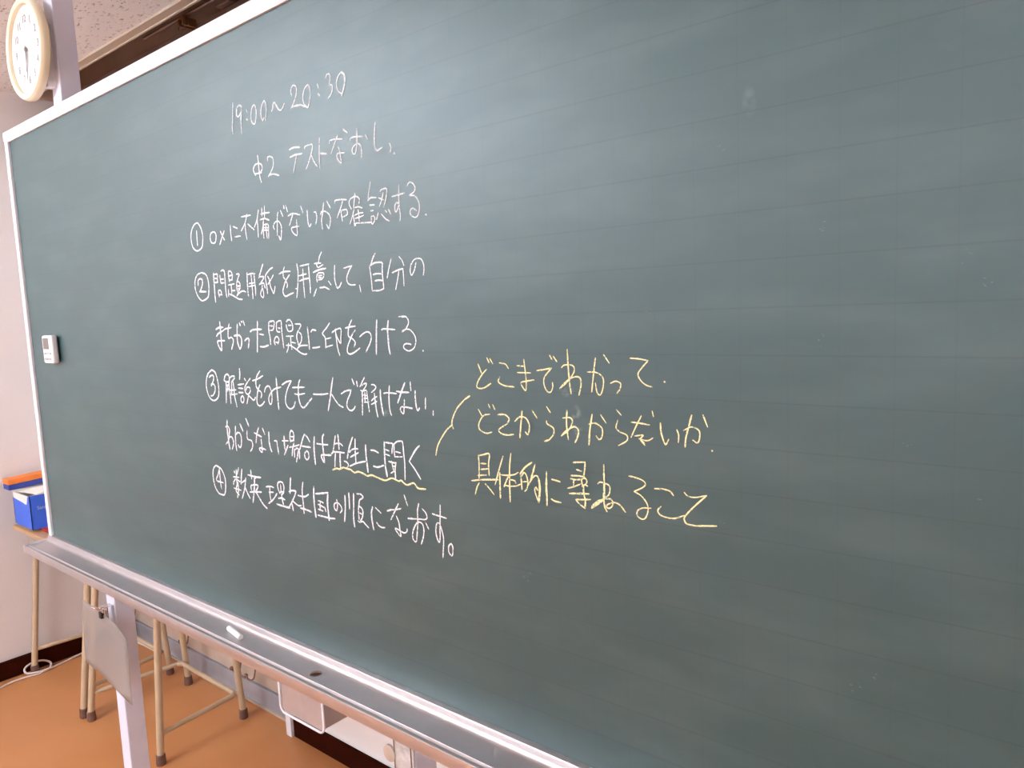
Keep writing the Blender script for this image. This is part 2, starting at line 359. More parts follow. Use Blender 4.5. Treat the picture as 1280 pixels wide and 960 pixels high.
# strokes of every chalk character: width and x z pairs in millimetres on the board, from its lower left corner
WRITING = {
 'first': [
  "2.73 1152.3 1001.4 1148.4 976.3 1144.6 959.3 1144.7 948.7",
  "2.68 1181.3 988.5 1174.7 993.1 1166.6 992 1162.5 984.6 1162.8 976.8 1167.8 975 1175.8 979.8 1180.9 986.4 1175.9 973.3 1174.2 958.3 1173.9 944.1",
  "2.65 1194.6 981.6 1196.5 976.7|3.13 1192.2 965.8 1196 963.8",
  "2.6 1220.3 985.6 1212.7 981.3 1208.3 971.4 1207.7 960.8 1211.8 954.5 1218.6 953.4 1222.9 962.2 1225.1 974.6 1222.1 984.2",
  "2.54 1251.3 986 1244.1 980.3 1239.1 969.7 1239.3 960.2 1243.1 952.6|2.54 1251.3 986 1255.7 980.1 1256.1 969.6 1253.8 959.6 1251 951.1|2.57 1243.7 954.1 1247.7 957.6",
  "2.51 1271.5 964 1275.6 968.9 1276.7 973.9 1280.8 977 1285.7 971.6 1292 963.1 1298.1 960.6 1304 963.3 1309.7 969.5",
  "2.4 1332.1 977 1330.4 984.9 1334.8 991.5 1341.6 992 1346.4 986 1343.7 975.1 1335.8 964.7 1327.8 957.7|3.35 1328.9 959 1341.3 959.1 1353.4 958.2",
  "2.31 1377.4 985.8 1368.3 980.9 1362.8 971.2 1362.5 961.4 1366.8 955 1373.1 950.3 1379.1 958 1382.5 969.1 1381.8 980 1377.4 985.8|2.36 1351.8 959.5 1363.3 954.3 1373.1 950.3",
  "2.27 1402.4 980.9 1405.2 974.1|2.8 1402.6 965.9 1407.8 961.4",
  "2.22 1424.9 985.6 1429.3 989.9 1435.2 988.6 1436 981.7 1433.2 973.8 1439.3 971.4 1439.7 964.8 1435.7 958.1 1427.2 953.1",
  "2.15 1463.9 985.9 1455.5 980.3 1451 971.9 1452 962.2 1456.8 956.5 1462.7 953.4|3.1 1463.9 985.9 1470.9 979.7 1471.3 969.3 1467.2 959.9 1461.6 950.8",
 ],
 'second': [
  "2.64 1218.5 898.4 1219.5 888.6 1219.5 877.7 1221 860.2 1224 851.1|2.67 1207.7 865.3 1202 874.9 1207.2 882.8 1218.5 884.4 1228.8 880.7 1229.7 873 1223.2 868.5|2.67 1205 867.9 1227 867.4",
  "2.58 1248.9 884.6 1249.1 890.4 1258.4 890.2 1265.3 884.7 1263.7 873.3 1255.9 864.9 1247.1 857.6|2.59 1248.4 859.6 1263.8 859.7 1279.2 855.2",
  "3.16 1314.2 892.6 1327.4 894 1343.9 891.8|2.89 1315.2 880.1 1331.2 881.7 1349.6 880.6|2.42 1333.7 880.2 1328.8 869.7 1321.2 852.9",
  "2.38 1357.3 887.1 1358.2 890.3 1368.2 891.3 1377.5 890.8 1377.5 883.3 1366.8 866 1357.3 854.3|2.76 1374.6 873.3 1379.4 864 1387.6 854.3",
  "2.3 1398.5 897.6 1395.4 874.4 1394.6 850.3|3.08 1398.9 873.1 1414.2 870",
  "2.26 1423.2 884.7 1424.3 888.4 1435.2 889 1456.2 886.1|2.48 1445.6 893.9 1438 884.6 1425.7 868.2|2.57 1459.3 900.5 1469.4 893.3|2.22 1445 876.2 1448.1 868.5 1449.4 858.7 1450 850.4 1442.7 855.9 1440.2 862.1 1443.1 866 1460.2 864.5",
  "2.17 1474.9 879.8 1476.8 883.7 1489 884 1505.1 881.5|2.13 1492.8 895.5 1491.2 876.6 1488.6 865.8 1484.9 858.8 1479 860.7 1478.9 867.3 1484.7 871.6 1493.8 872.9 1500 867.6 1500.7 860 1499.4 850.9|2.35 1511.8 882.3 1516.9 874.8",
  "2.53 1535.9 896.8 1533.2 883.2 1531.5 867.9 1532.7 858.5 1536.7 855 1543.3 856.8 1548.3 858.3",
  "2.01 1564.7 861.4 1567.5 854.7 1565.1 847.9|2.88 1572.9 845.7 1575.1 844.9",
 ],
 'third': [
  "3.12 987.6 804.3 975.9 800.9 963.9 789.7 960 775.2 963.6 760 973.4 751.8 985.5 750.2 998.5 754.7 1003.6 762.8 1006.3 778.4 1001.6 793.4 992.3 802.9 987.6 804.3|3.13 984.4 789 983.8 775.6 983.5 760.2",
  "3.01 1047.2 781.2 1037.4 778.5 1034.1 768.6 1038 761.1 1047.2 759.7 1053.6 763.3 1056.5 773.8 1052.8 779.5 1047.2 781.2",
  "2.93 1087.1 779.2 1078.7 769.4 1067.3 755|2.96 1073.6 779.9 1079.8 769.3 1086.5 761.6",
  "2.88 1110.3 787.4 1109.6 773.5 1111 758.3|2.86 1120.1 784.1 1133.5 779.3|2.86 1123.6 764.7 1142.4 764.5",
  "3.14 1150.4 798.7 1180.8 798.4|2.76 1169.8 801.1 1161.3 786.8 1146.6 773.5|2.78 1161.3 786.8 1161.1 771 1163.7 756|3.1 1170.3 783.6 1189.2 771.6",
  "2.69 1207.8 804.7 1200.8 788.3 1190.9 776|2.7 1201.6 789.3 1201.8 773.8 1201 757.1",
  "2.66 1218.8 807 1217.8 792.9|2.65 1227.7 809.3 1225 787.7|2.68 1214.3 796.6 1226.3 796.9 1242 796.6|2.69 1211 787 1225 787.7 1239.2 783.5|2.67 1221.8 785.9 1218 773.1 1211.4 761.5|2.67 1220.5 776.7 1218.7 764.2 1219.2 753.6|2.67 1220.6 777.2 1234.3 776.4 1235 767 1233.5 752.3|2.66 1227.4 776.5 1227.9 765.5 1229.1 752.7|2.67 1220.9 772.2 1234.5 770.3|2.67 1221.2 767.8 1233.9 766.6",
  "2.61 1253.3 765.8 1250.6 771.5 1256.9 777.9 1266.6 778.8 1274 770.7 1273.8 759 1269.4 745.9 1265.4 753.3|2.58 1267.6 793.9 1264.3 783.6 1260.5 754.8|2.56 1275.5 796.3 1281.6 785.5|2.99 1285.8 803.1 1287 798.1|2.53 1292.3 802.8 1296.4 791.6",
  "2.83 1296.4 784.6 1312.3 786.9 1330.7 782.8|2.5 1311.3 786.5 1305.7 778.1 1298.9 768.2|2.45 1334.8 796.8 1340.4 784.8|2.48 1320.3 775.5 1320.5 762.9 1319.4 749.9 1309.9 753.4 1304.8 759.7 1306.6 763.8 1326.6 764.2",
  "2.71 1352 787.6 1351.8 774.3 1353.1 763.8 1356.3 761 1360.2 764.7|2.39 1370.1 782.5 1375.2 782 1377.2 773.6 1373.2 762.8",
  "2.74 1397.8 794.4 1393.2 778.4 1389.3 766.7 1390.2 752.9|2.36 1388 776.9 1391 781.1 1400.9 780.5 1410.2 774.5 1412.9 766.2 1407.7 752.7 1401.8 759.3|2.72 1406.8 795.8 1414.6 784.8",
  "2.28 1426.7 791 1428.7 794.7 1443.1 794.4 1457 792.5|2.24 1447.7 792.9 1441.8 782.8 1430.5 767.3|2.26 1441.3 778 1442 770 1443.4 760.6|2.25 1444.4 777.6 1455.4 777.3 1457.2 771.3 1454.5 768.7 1444.8 766.6|2.18 1478.7 799.7 1476 788.5 1473.3 777.3|2.21 1467.8 776.4 1463.2 784.2 1464.7 790.8 1472.7 794.2 1481.9 794.5 1488.3 789.9 1486.8 782.9|2.2 1473.9 775.3 1469.1 766.1 1461.6 754.3|2.21 1470.2 769.9 1472.3 760 1472.5 749.8|2.19 1475.7 777.9 1484.9 778.3 1493.6 775.4|2.18 1483.6 773.7 1484.9 763.5 1484.7 754.3|2.2 1474.5 766.5 1485.4 768.2 1495.2 768.1|2.2 1476.3 761.5 1486.3 762.3 1496.3 764.1|2.2 1475.1 750 1476.3 753.8 1494.4 752.7 1512.1 751.5",
  "2.12 1512.7 802.9 1510.2 792.8 1508 784.6|2.39 1508.8 785.5 1515.7 788.4 1527.9 787.1|2.51 1511.7 777.6 1522.6 776.8|2.39 1513.1 768.9 1519.6 768.7|2.13 1514 755.6 1513.6 759.4 1518.2 760.8 1522.2 757.5 1520.3 752.1 1515.5 748.8 1513.1 753.8|2.1 1530.5 763.7 1525.9 754.3|2.11 1516.2 811.9 1512.3 797.5|2.08 1537.5 795.2 1541.3 797.4 1552.5 796.9 1550 784.4 1543.8 771.2|2.07 1544.4 792.4 1539.8 781.9 1534 773.3|2.09 1533 786 1544.1 781.8|2.09 1537.2 761.7 1546.4 753.3 1554.5 749.2|2.07 1546.9 765.8 1550.1 762.6|2.06 1554 766.4 1558.2 759",
  "2.28 1563.2 784.1 1577.1 785.1 1590.7 785.8|2 1580 799.2 1578.2 781.8 1578.2 766.3 1579.3 755.3 1577.9 747.2|2.02 1577.3 771.9 1572.7 774.3 1569 771 1568.2 764.7 1569.8 760.9 1573.9 764.1 1577.2 770.1",
  "1.97 1596.9 794.7 1602 799.8 1609 797.5 1613.7 790.7 1610.6 784.9 1601.1 781.2 1611.5 779.4 1618.7 771.4 1620.5 761.5 1617.1 752.1 1611.6 748.6 1603.9 751.3 1600.5 755.7 1602 760.9 1607.4 762.1 1614.3 757.7",
  "2.87 1631.9 750.3 1634 749.9",
 ],
 'fourth': [
  "3.15 990.3 706.3 972.9 703.1 962 692.8 959.2 676.8 965.7 662.4 977 652.9 987.6 651 1006.2 656.8 1011.6 668.4 1013.1 686.1 1006 701.2 990.3 706.3|3.2 972.2 682.2 973.8 691.1 981.3 694.5 989.8 692.2 989.2 683.3 982.8 674.7 976.8 668.5|3.76 976 669.5 1001.3 668.1",
  "3.6 1034.9 702.4 1034.2 681.1 1033.8 661.6 1034.1 646.4|3.06 1036.4 699.9 1048.5 699.7 1048.2 691.9 1047 684.3|3.06 1037 692.1 1048.2 691.9|3.07 1036.5 683.9 1048.8 684.2|3.02 1058.4 697.2 1059 689.4 1060.5 681.6|3.01 1060.8 689.3 1071.8 689.2|3.02 1060.5 681.6 1071.6 682|3.36 1063.3 704.5 1070.9 706.2 1075.7 701.9 1075.7 684.7 1075.3 665.6 1077.1 653.5|3.05 1049.8 656 1047.8 666.8 1054.6 668.4 1058.6 664.4 1056.9 659.6|3.05 1049.5 659.9 1061.5 659.4",
  "2.95 1089.3 702 1089.6 692.5 1090.8 682.9|2.95 1089.4 702.4 1098.3 702.4 1103.3 694.5 1100.4 687.1|2.95 1089.8 693.9 1101.6 694.6|2.96 1090.3 685.8 1102 686.1|2.97 1086.2 677 1107.9 678.1|2.95 1096.1 677 1096.7 669.3 1096.3 660.8|2.95 1097 665.5 1108.6 665.5|2.97 1085 668.9 1083.8 655.6|2.97 1087.1 659.8 1100.9 655.9 1117.6 649.5 1131.3 647.9|2.9 1117.7 695.7 1127.2 695.2 1122.7 688.7 1116.9 679.7 1115.4 669.4 1117.9 662.7|2.9 1119.3 683.3 1127.2 678.2 1125.8 668.9 1119.6 662.6 1113.1 654.4|2.91 1117.7 673.1 1126.5 673.6|2.91 1118.7 668.3 1126.7 668.9|2.92 1114.1 655.3 1120.9 659.7 1133.7 663.4 1145.4 661.5",
  "3.16 1154.3 696.1 1152.9 680.6 1152.4 665.8 1153.1 653.3|2.82 1157.2 692.3 1167.5 694 1180.7 693.2|3.12 1177.4 692.9 1177.9 679.2 1178.5 666.4 1177.5 653.6|2.8 1167.5 693.5 1168 679.8 1168.1 663.2 1167.8 647.6|2.82 1159 676.1 1176.7 676.6|2.83 1156.5 670.7 1177.7 671.9",
  "3.2 1208.2 708.1 1200 696.1 1191.8 684.4|2.75 1194.6 686.5 1207.5 685.7 1203.4 679.7 1191.7 672.1|2.76 1192.7 673 1205.9 674.6 1208.4 669.5 1210.3 665.4|2.74 1201.4 671.2 1199.6 664.5 1194.4 656.6 1196.1 651.1 1202.3 649 1204.1 656.2 1202.2 665.3|2.98 1239 700.3 1228.3 697 1214.1 687.2 1214.4 677.3 1216.1 666.4 1216.9 655.2|2.7 1221.2 685.9 1225.8 679.3 1227.5 668.5 1232.6 659.4 1236.7 654.7 1242.3 666.9|2.67 1238.7 687.1 1228.9 678.3 1220 671.6",
  "2.9 1274.2 698.9 1269.1 689.2 1269.7 682.2 1273.7 677.6|2.95 1256.7 687.8 1270.9 690.8 1291.1 690.4|2.88 1288.1 684.6 1276.5 675.7 1269.1 665.6 1264.9 657 1267.1 650.8 1272.9 647.9 1283.8 650.5 1296.8 653.2|2.6 1276.4 674.8 1280.1 668.6 1277.8 662.6",
  "2.82 1311.9 701.7 1313.6 685.7 1310 664.5 1304.7 644.3|2.51 1320.5 697.4 1346.6 699.4|2.61 1344.7 698.5 1345.2 680.6 1345.7 662.7 1345.2 650.9|2.49 1328.3 692.2 1327.6 667.8 1328.2 643.3|2.82 1315.7 681.3 1337.5 683.2|2.82 1316.4 672.2 1329.4 674.6 1343.7 675.4|2.55 1303 660 1309.3 659.1",
  "2.8 1383.2 716.4 1376.3 708.7 1372.8 700.2|2.72 1361.4 698.9 1379.4 698.7|2.42 1367.3 698 1370.9 692 1385 695.5|3.01 1357.1 684.6 1373 687.8 1391.9 689.1|2.43 1366.4 667.9 1365.7 676.3 1370.7 682.2 1384.3 681.9 1384.5 676.2 1379.8 672.4|2.42 1370.2 678.1 1380.5 678.5|2.42 1369.8 675 1378.4 675|2.42 1369.4 671.4 1379.7 671.9|2.87 1362.5 656.6 1354.1 644.9|2.98 1372.2 658.3 1385 658.2|2.4 1383.4 659.8 1398 653.9|2.37 1397 667.8 1403 661.4",
  "2.74 1415.5 692.2 1413.5 677.6 1414.2 665.4 1418.8 655.8 1424.8 657.8 1430.3 664",
  "2.57 1438.3 686.3 1459.2 688.8|2.25 1459.2 688.8 1451.3 681.3 1444.7 670.8 1446.2 662.7 1453.7 658.8 1465.4 658.5",
  "2.5 1475.4 657.2 1477.4 646.8",
  "2.52 1517.3 704 1511 696.8 1505.6 687.1|2.68 1504 686.3 1514.7 689.4 1529.3 689.6 1533.4 686.7|2.18 1502.4 684.9 1504.1 672.3 1505.1 658.7 1505.1 648.5|2.25 1532.7 686.7 1531.4 672.6 1532.3 659.2 1532.5 649.1|2.67 1510.1 671.9 1519 672.8 1528.4 672|2.54 1513.6 662.1 1521 662.6 1531.1 661.6|2.44 1505.4 647 1520.9 646.8 1532.8 649.1",
  "2.21 1553.3 693.3 1547 679.2 1541.4 664.4|2.05 1570.9 695.2 1577.2 688.8 1580.7 681.1|2.57 1554.2 672.1 1567.8 675.5 1578.3 676.7|2.04 1578.2 676.2 1578.6 665.1 1578.4 651.2|2.06 1569 673.1 1565.1 661.2 1559.7 646.4",
  "1.99 1606.8 683.9 1603 673.7 1596.4 665.9 1593.5 671.6 1595.6 680.6 1602.9 687.9 1612.3 689.5 1618.7 687.2 1622.6 679.7 1622.6 671.6 1620.8 664.5",
 ],
 'fifth': [
  "3.62 1042.6 607.4 1043 592.7 1043 575 1042.6 561.2 1040.6 550.8 1032.7 558.2 1028.5 565.1 1029.7 569.1 1040.3 570.1 1055.3 570.2|3.67 1026 592.4 1036.9 595.7 1053.9 596.5|3.49 1026.6 579 1033.1 583.9 1050.9 589.2",
  "3.07 1050.9 589.2 1062.7 593.4 1083.1 595.3|3.2 1076.6 602.4 1071.6 591.4 1069.9 575.3 1080.2 576.7 1086.9 572.8 1085.6 565.1 1078.4 553.4",
  "3.64 1106 601.5 1102.8 583.3 1101.8 570.9 1103.3 563.2 1109.1 554.5 1115.7 563.2 1116.4 573.7 1109.5 580.4 1091.5 579.6|3.62 1114 604.2 1116.7 598.9|2.92 1120.6 606.9 1123.8 605|2.91 1127.8 608.2 1131.9 599",
  "3.44 1128.1 569.8 1134.7 573.6 1142.5 574 1141.4 566 1138.2 556.5",
  "3.62 1175.9 605.8 1173 585.5 1170.4 566.9 1167.7 548.7|3.38 1148.7 586.7 1159.4 590.3 1187.9 590.9|2.82 1179.2 582.2 1193 580.7|3.16 1179.2 559 1191.6 558.6 1206.7 561.6",
  "3.23 1212.9 603.3 1210.9 588.8 1213.2 576 1213.8 563.2|3.07 1215.5 604.6 1229.9 604.8 1227.6 594 1224.6 589.1|2.74 1216.1 596.9 1224 596.3|2.75 1214.1 588.3 1224.6 589.1|2.69 1237.8 602.8 1236.3 593.9 1237.7 586.7 1246.1 585.2|2.86 1238.3 602.8 1247.2 605.4 1252.4 603.5 1252.2 590.1 1253.1 573.1 1254.5 556.9|2.69 1240.2 593.4 1247 591.5|2.73 1228.1 562.3 1225.8 568.7 1230.7 575.9 1237.2 576.8 1241.1 571.3 1237 564.1|2.72 1229.5 566.8 1238.9 566.4",
  "2.64 1268.2 603.2 1272.7 606.2 1279.5 606 1284.8 600.2 1286.2 593.2 1283.2 587.5 1272.4 586.3 1267.9 592.5 1267.1 597.9|2.94 1273.8 596.9 1282.1 596.6|2.65 1264.4 577.5 1286.5 577.8|2.63 1278.1 577.4 1277.5 566.8 1279 554.4|2.62 1280.5 566.8 1291.6 565.4|2.64 1270.5 565 1267.8 556.1 1263 549.1|2.66 1262.3 561.4 1275.3 561 1289.6 555.3 1302.2 549.2 1313.6 546 1322.4 546.6|2.59 1293.6 599 1309.8 598 1307.5 592 1299.2 584.3 1295.9 575.5 1298.5 566.7 1300.8 561.5 1309.3 570.2 1309.7 579.8 1303.7 584.6|2.6 1295.2 552.7 1297.3 557.1 1308.1 561.1 1325.7 561.5",
  "2.83 1329.1 592.6 1330 579.6 1330.6 566.7 1330.6 554.6|2.95 1338.4 584.3 1343.2 588.1 1352.9 587|2.82 1339.5 557.2 1350.9 557.7 1360.8 559.2",
  "2.4 1391.4 598.8 1382.4 591 1370.4 581.9 1376.5 575.1 1377.5 565.8 1376.5 556.9|2.44 1379 572.5 1392.7 574.1|2.44 1377.4 558.6 1396.1 562|2.69 1396.3 582.5 1406.2 587.3 1418.4 589.6 1421.2 585.5 1419.5 575.6 1417.7 564.9 1410.1 574 1406.9 581.5|2.67 1406.1 586.5 1407.3 573.2 1408.9 557.5 1413.3 545",
  "2.7 1450.1 602.9 1443.6 595 1439.2 584.5 1439.7 576.3 1448.8 572.2 1455.2 566.5 1452 559.6|2.74 1432.7 589.9 1445.8 591.7 1457.9 592.7|2.56 1457.3 586.3 1449.6 579.5 1442.2 569.8 1435.3 559.2 1433.8 551 1439.9 547.3 1451.7 550.3 1466.2 557.3",
  "2.54 1467.4 575.4 1476 580.1 1486.1 583.2 1493.8 580.7 1495.5 573.6 1491.6 564.9 1480.5 551.3",
  "3.04 1511.3 601.3 1509.5 588.4 1507.8 572.8 1505.4 547.5|3.08 1538.1 600 1535.4 586.5 1535.6 572.6 1536.1 558.7 1538.1 548.2|2.43 1521.7 585.9 1527.1 587.4 1552.3 585.9",
  "2.99 1569.7 605 1577.5 605.6|2.09 1562.5 605.3 1575.3 605.8 1582.2 601.7 1583.2 594.9 1577.6 587.5|2.9 1567.8 582.7 1577 586.4|2.07 1575.9 586.8 1585.7 585.2 1594.8 577.6 1597.4 568.6 1593.3 558.8 1584.2 553.9 1576.5 554.2 1570.1 558 1571.1 562.6 1577.3 564.5 1586.6 563.2",
  "2.6 1611 554.4 1611.7 553.3",
 ],
 'sixth': [
  "3.4 996.7 511.6 980.5 503 971 488.4 970 470.8 978.2 454.7 993 448.7 1007.4 452.9 1015.7 462.5 1017.1 482.8 1010.1 504.8 996.7 511.6|3.43 984.2 496 991.8 499.7 1000.5 499.5 1000.1 491.3 994 484 989.2 478.7|3.23 989.7 481.8 996.8 483.1 1003.8 478.2 1002.1 468 992.9 459.4 984.8 458",
  "3.5 1040.4 491.6 1045.6 500.7 1053.6 503.9 1060.4 500.1 1058.7 489.2 1045.8 489.8 1040.4 491.6|3.48 1047.6 489.8 1046 473.8 1041.7 446.5|3.46 1058.1 491.2 1058.2 474.3 1059.7 460.4 1059.4 446.5|3.3 1049.2 481.9 1058.6 482.7|3.3 1047.9 473.9 1058.2 474.3|3.1 1053.1 483 1052 470|3.26 1063.7 497.3 1069.7 500.4 1079.7 500.2 1078.1 495.7 1068 489.5|3.44 1068 489.5 1066 470.6 1063.9 463.6|3.42 1072.9 491.6 1075.2 476.9 1074.9 463.1 1080.5 440.6|3.09 1057.9 472.3 1082.1 474.2|3.09 1063.9 463.6 1086.3 466.5",
  "3.52 1100.7 515.8 1100.3 505.1 1097.9 495.3|3.03 1089.9 484.3 1111.8 486.9|3.21 1091.7 478 1107.7 477.7|3.39 1091.2 469.2 1107.4 469.9|3 1105.6 463.5 1098.8 460.2 1097.6 452.4 1102.7 450.2 1107.7 453.8 1107.8 460.7 1104.7 463.4|3.49 1116 497.4 1119.8 493.6|2.93 1136.2 498.4 1123.6 489.4 1114.2 479.4 1115.5 470.7 1123.8 467.2 1132.5 473.4 1131 480.5 1122.3 480.7 1117 474.7|2.96 1125.2 465.3 1117.6 449|2.96 1125.2 465.3 1133.3 460.9 1139.7 457.3 1144.9 457.6 1148.7 462.6",
  "3.2 1170.7 513.1 1160.1 503.9 1154.2 492.3 1155.3 481.9 1161.5 478.3|2.92 1143.3 494.1 1159.2 497.2 1179.5 504.4|3.21 1167.8 487.1 1159.5 476.4 1153.9 460.9 1154.1 450.4 1161.3 446.9 1171 450.3 1178.5 455.9|2.89 1161.3 476.4 1169.3 473.9 1171 468.3 1167.7 462.5",
  "2.85 1181 473.9 1184.5 481.1 1192.6 485.6 1198.9 484.5 1204.1 474.4 1204.2 463.3 1201.3 453.8 1196.1 452.1 1193.2 460.9 1198.7 470.5 1209.5 478.4 1219.7 482.5 1236 485.4|3.4 1222.8 502.9 1222.7 480.8 1223.1 460.5 1223.8 443.8",
  "3.05 1239.7 489.7 1254.5 495.6 1269.5 497.9|2.99 1269.4 497.5 1259.7 487.6 1252 476.5 1247.5 465.3 1247.7 455.3 1254.6 448.3 1263.7 447 1272 452 1276.9 460.4",
  "3.08 1295.4 500.5 1290.7 492.4 1288.1 478 1288.8 465.5 1292.8 454.9 1299 451.2 1306.7 453.9 1316.5 461.5 1326.8 469.1|2.99 1271.7 485.8 1288.5 486.9 1307.9 487.8|2.66 1276.4 474.8 1288.4 474 1307.3 476.8",
  "3.01 1332.1 476.7 1344.2 476.7 1358.4 477.5 1373.9 479.4",
  "3 1390 506.8 1383.8 488 1378.3 469.8 1371.3 450.1|2.75 1384.1 478.6 1393.2 468.8 1401.8 461.6 1412.8 457.9",
  "2.7 1409.9 480.6 1421.7 485.7 1436.3 488.3|2.64 1436.3 488.3 1432.9 480.7 1425.3 470.4 1423 461 1427.6 455 1434 453.7 1440.8 457 1444.4 461.4|2.89 1440.8 506.7 1445.6 497.4|2.86 1452.5 502.9 1453.6 494.8",
  "2.56 1472.7 510.1 1467.1 503.4 1459.9 494.6|2.31 1462.6 496.3 1476.2 500.9 1473.7 494.7 1465.4 487|2.84 1464.9 487.8 1464 472.3 1461.8 448.3|2.31 1461.2 488.5 1466.7 487.5 1475.6 489.1 1476.8 482.6 1478 469.7 1479.6 454.3|2.29 1471.5 485.7 1470.6 469.3|2.3 1467.4 481.4 1477.2 480.2|2.3 1468.1 475.7 1476.8 476.1|2.3 1468.7 469.2 1480 470.6|2.26 1488.9 498.9 1495 498.7 1499.4 494.9 1494.1 489.8 1487.7 486.3|2.27 1486.3 472.5 1492.9 476.9 1500.4 480.1|2.27 1485.8 466.8 1493.4 469.7 1499.7 472.4|2.89 1494.9 485 1495.6 473.8 1497.3 459.4 1499.8 447.4",
  "3.31 1509.3 491.6 1509.2 477.7 1510.9 463.4 1513.3 451.1|2.8 1531.6 498.4 1529.6 486.5 1528.7 470.7 1529.9 458.1 1532.9 451.9|2.47 1517.2 486 1527.3 487.4 1547 486.9",
  "2.94 1567.2 504.3 1560 492.5 1548.6 472.5|2.88 1547.3 490.6 1558.6 489.7 1574.9 490|2.09 1579.6 506.3 1579.7 500.2 1580.2 492.9|2.38 1564.5 478.7 1562.8 466.2 1560.9 456.4 1556 458.8 1554 462.6 1556.6 466.3 1563.5 467 1581.2 465.8|2.72 1573.5 465.9 1581.2 465.8",
  "2.67 1589.2 492.9 1588.9 478.4 1590.6 466.2 1593.6 462.9 1596.7 467.3|2.29 1610.9 483.2 1609.6 466.5",
  "2.26 1625.8 464.4 1625.3 457.6",
 ],
 'seventh': [
  "3.89 1038.8 411.1 1036.9 398.8 1037.1 382.6 1038.4 366.4 1040.8 352.3|3.18 1031 397.4 1040.6 398.6 1045.3 392.3 1042.9 383 1038.1 370.4 1027.1 361.3|3.54 1040.9 376.8 1050.6 378.6 1056.1 372 1055.8 363.8 1049.5 353.7",
  "3.64 1068.6 401.1 1065.7 382.8 1064.5 366.6 1066 352.1|3.47 1068.3 385 1076.2 389.2 1084.9 386.3 1086.7 374.5 1083.1 362.2 1077.2 359.7 1073.4 364.4|4.09 1086.2 406.8 1095 393.6",
  "3.71 1108.7 419.2 1117.2 405.1|3.02 1109.6 395.2 1107.9 384.2 1110.6 378.5 1122.7 376.6 1125.9 369 1122.1 360.8 1116.1 355.8",
  "3.45 1150.9 404.1 1143 390.9 1138 374|3.49 1134.7 393.2 1158.7 387.3|3.42 1164.5 404.1 1170.5 393.1|3.11 1156.7 382.4 1157.5 372.8 1157.1 357.7 1148.3 362.3 1154 365.7 1170.5 363.3|2.94 1153.8 364.7 1160.4 362.9",
  "3.84 1184.5 398 1183.6 378.9 1186.2 367.7 1189.5 361.8|2.84 1200.6 383.2 1209.7 383.9|3.32 1208.8 383.9 1210.4 371.8 1212.1 359.6",
  "3.41 1233.9 395.3 1232.7 382.2 1232.9 371.9|2.79 1226.7 385.4 1245.9 387|3.24 1244 378.5 1238.3 370.5 1230.9 360|2.95 1232.9 371.9 1235.6 368.4|3.35 1258.6 407.4 1254.2 403.4 1252.3 394 1253.5 385.8|3.2 1258.6 407.4 1263.6 404.1 1265 396.9 1262.5 389.3|2.73 1254.7 395.1 1263.4 396.3|3.06 1253 387.6 1264 389|2.75 1247.5 375.1 1262.6 378.3 1279.2 382.5|3.49 1263.4 383.9 1258.3 374.2 1254.9 360.1|3.2 1263.5 372.9 1262.4 358|3.04 1264.3 372.9 1273 375.6 1278.5 370.6 1277.6 357.2|3.17 1275.7 372.2 1266.8 350.2",
  "3.11 1296.8 403.1 1290.4 393.5 1284.6 383 1278.7 372.4|2.96 1296.8 403.1 1304.5 399.2 1312 390.4|3.14 1287.4 381 1300.8 381 1312.6 381|2.81 1301.4 373.7 1294.1 368.4 1294.6 360.3 1300.2 357.7 1306 362.3 1305.5 370.4 1301.4 373.7",
  "3.6 1326 400.9 1323.4 385.5 1322.7 367.6 1323.8 351.6|2.89 1331.8 389.4 1345.4 389.3 1363.8 390|3.39 1353.9 407.6 1349.7 402 1348.8 387.8 1349.8 372 1350 357.9 1344 364.3 1343.1 369.6 1349 371 1370.2 372.4",
  "3.18 1385.8 407.5 1381.5 393.3 1375.7 378 1371.9 375.4|3.29 1393.2 409.8 1393.7 398.7 1393.8 384.9|2.48 1384.2 393.5 1392 395.5 1398.6 394.8 1404.4 391.7|2.94 1376.5 379.4 1391.6 379.9 1407.8 380.2|3.07 1384 378.8 1381.4 368.1 1379.2 353.5|3.43 1396.3 379.1 1394.9 366 1394.8 353|2.75 1405.6 365.8 1412.8 364.4 1416.3 359.6 1411.8 354.8",
  "3.2 1431.9 408.7 1424 395.3 1418.9 384.6 1414.6 371.4|2.93 1438.4 406.2 1436.8 390.5 1436.6 366|2.42 1421.3 382.3 1427.1 387.1 1435.1 389.5 1444.3 390.5|2.71 1423.1 374.4 1434.1 379.3 1444.9 384.1|2.99 1420.2 358.7 1435.2 364.6 1447.1 367.9 1461.5 371.1",
  "3.36 1464.4 398.5 1463.9 383 1465 368.1 1466.3 353.7|2.97 1476.6 391.3 1485.9 391.3 1495.4 388.5|2.97 1480.9 365.2 1492 364.8 1506.4 369.2",
  "3.45 1511.1 407.4 1510.2 390.7 1510.2 371.2 1513.2 351.6|2.63 1514.1 407.3 1523.5 406.9 1531.1 406.4 1529.3 399 1528 390.8|2.51 1512.4 395.8 1521.2 394.2|2.52 1511.7 388.5 1522.9 386.3|2.34 1534.6 405.9 1533.7 395.4 1534.6 385.8|2.59 1534.6 406.3 1541.4 410.8 1548.5 412.2 1554.7 410.8 1555.6 395 1556.8 375.3 1555.3 351.7|2.47 1536.5 394.4 1548 393.5|2.21 1535.8 386 1552.1 387.6|2.63 1519.1 377 1529 376 1536.7 376.4|2.23 1526.3 378.2 1527.9 369.9 1530.1 362|2.96 1536.1 376.4 1533.4 365.6 1533.2 350.3|2.23 1527.9 370.7 1533.2 370.4|2.51 1522.7 358.4 1531.3 362.2",
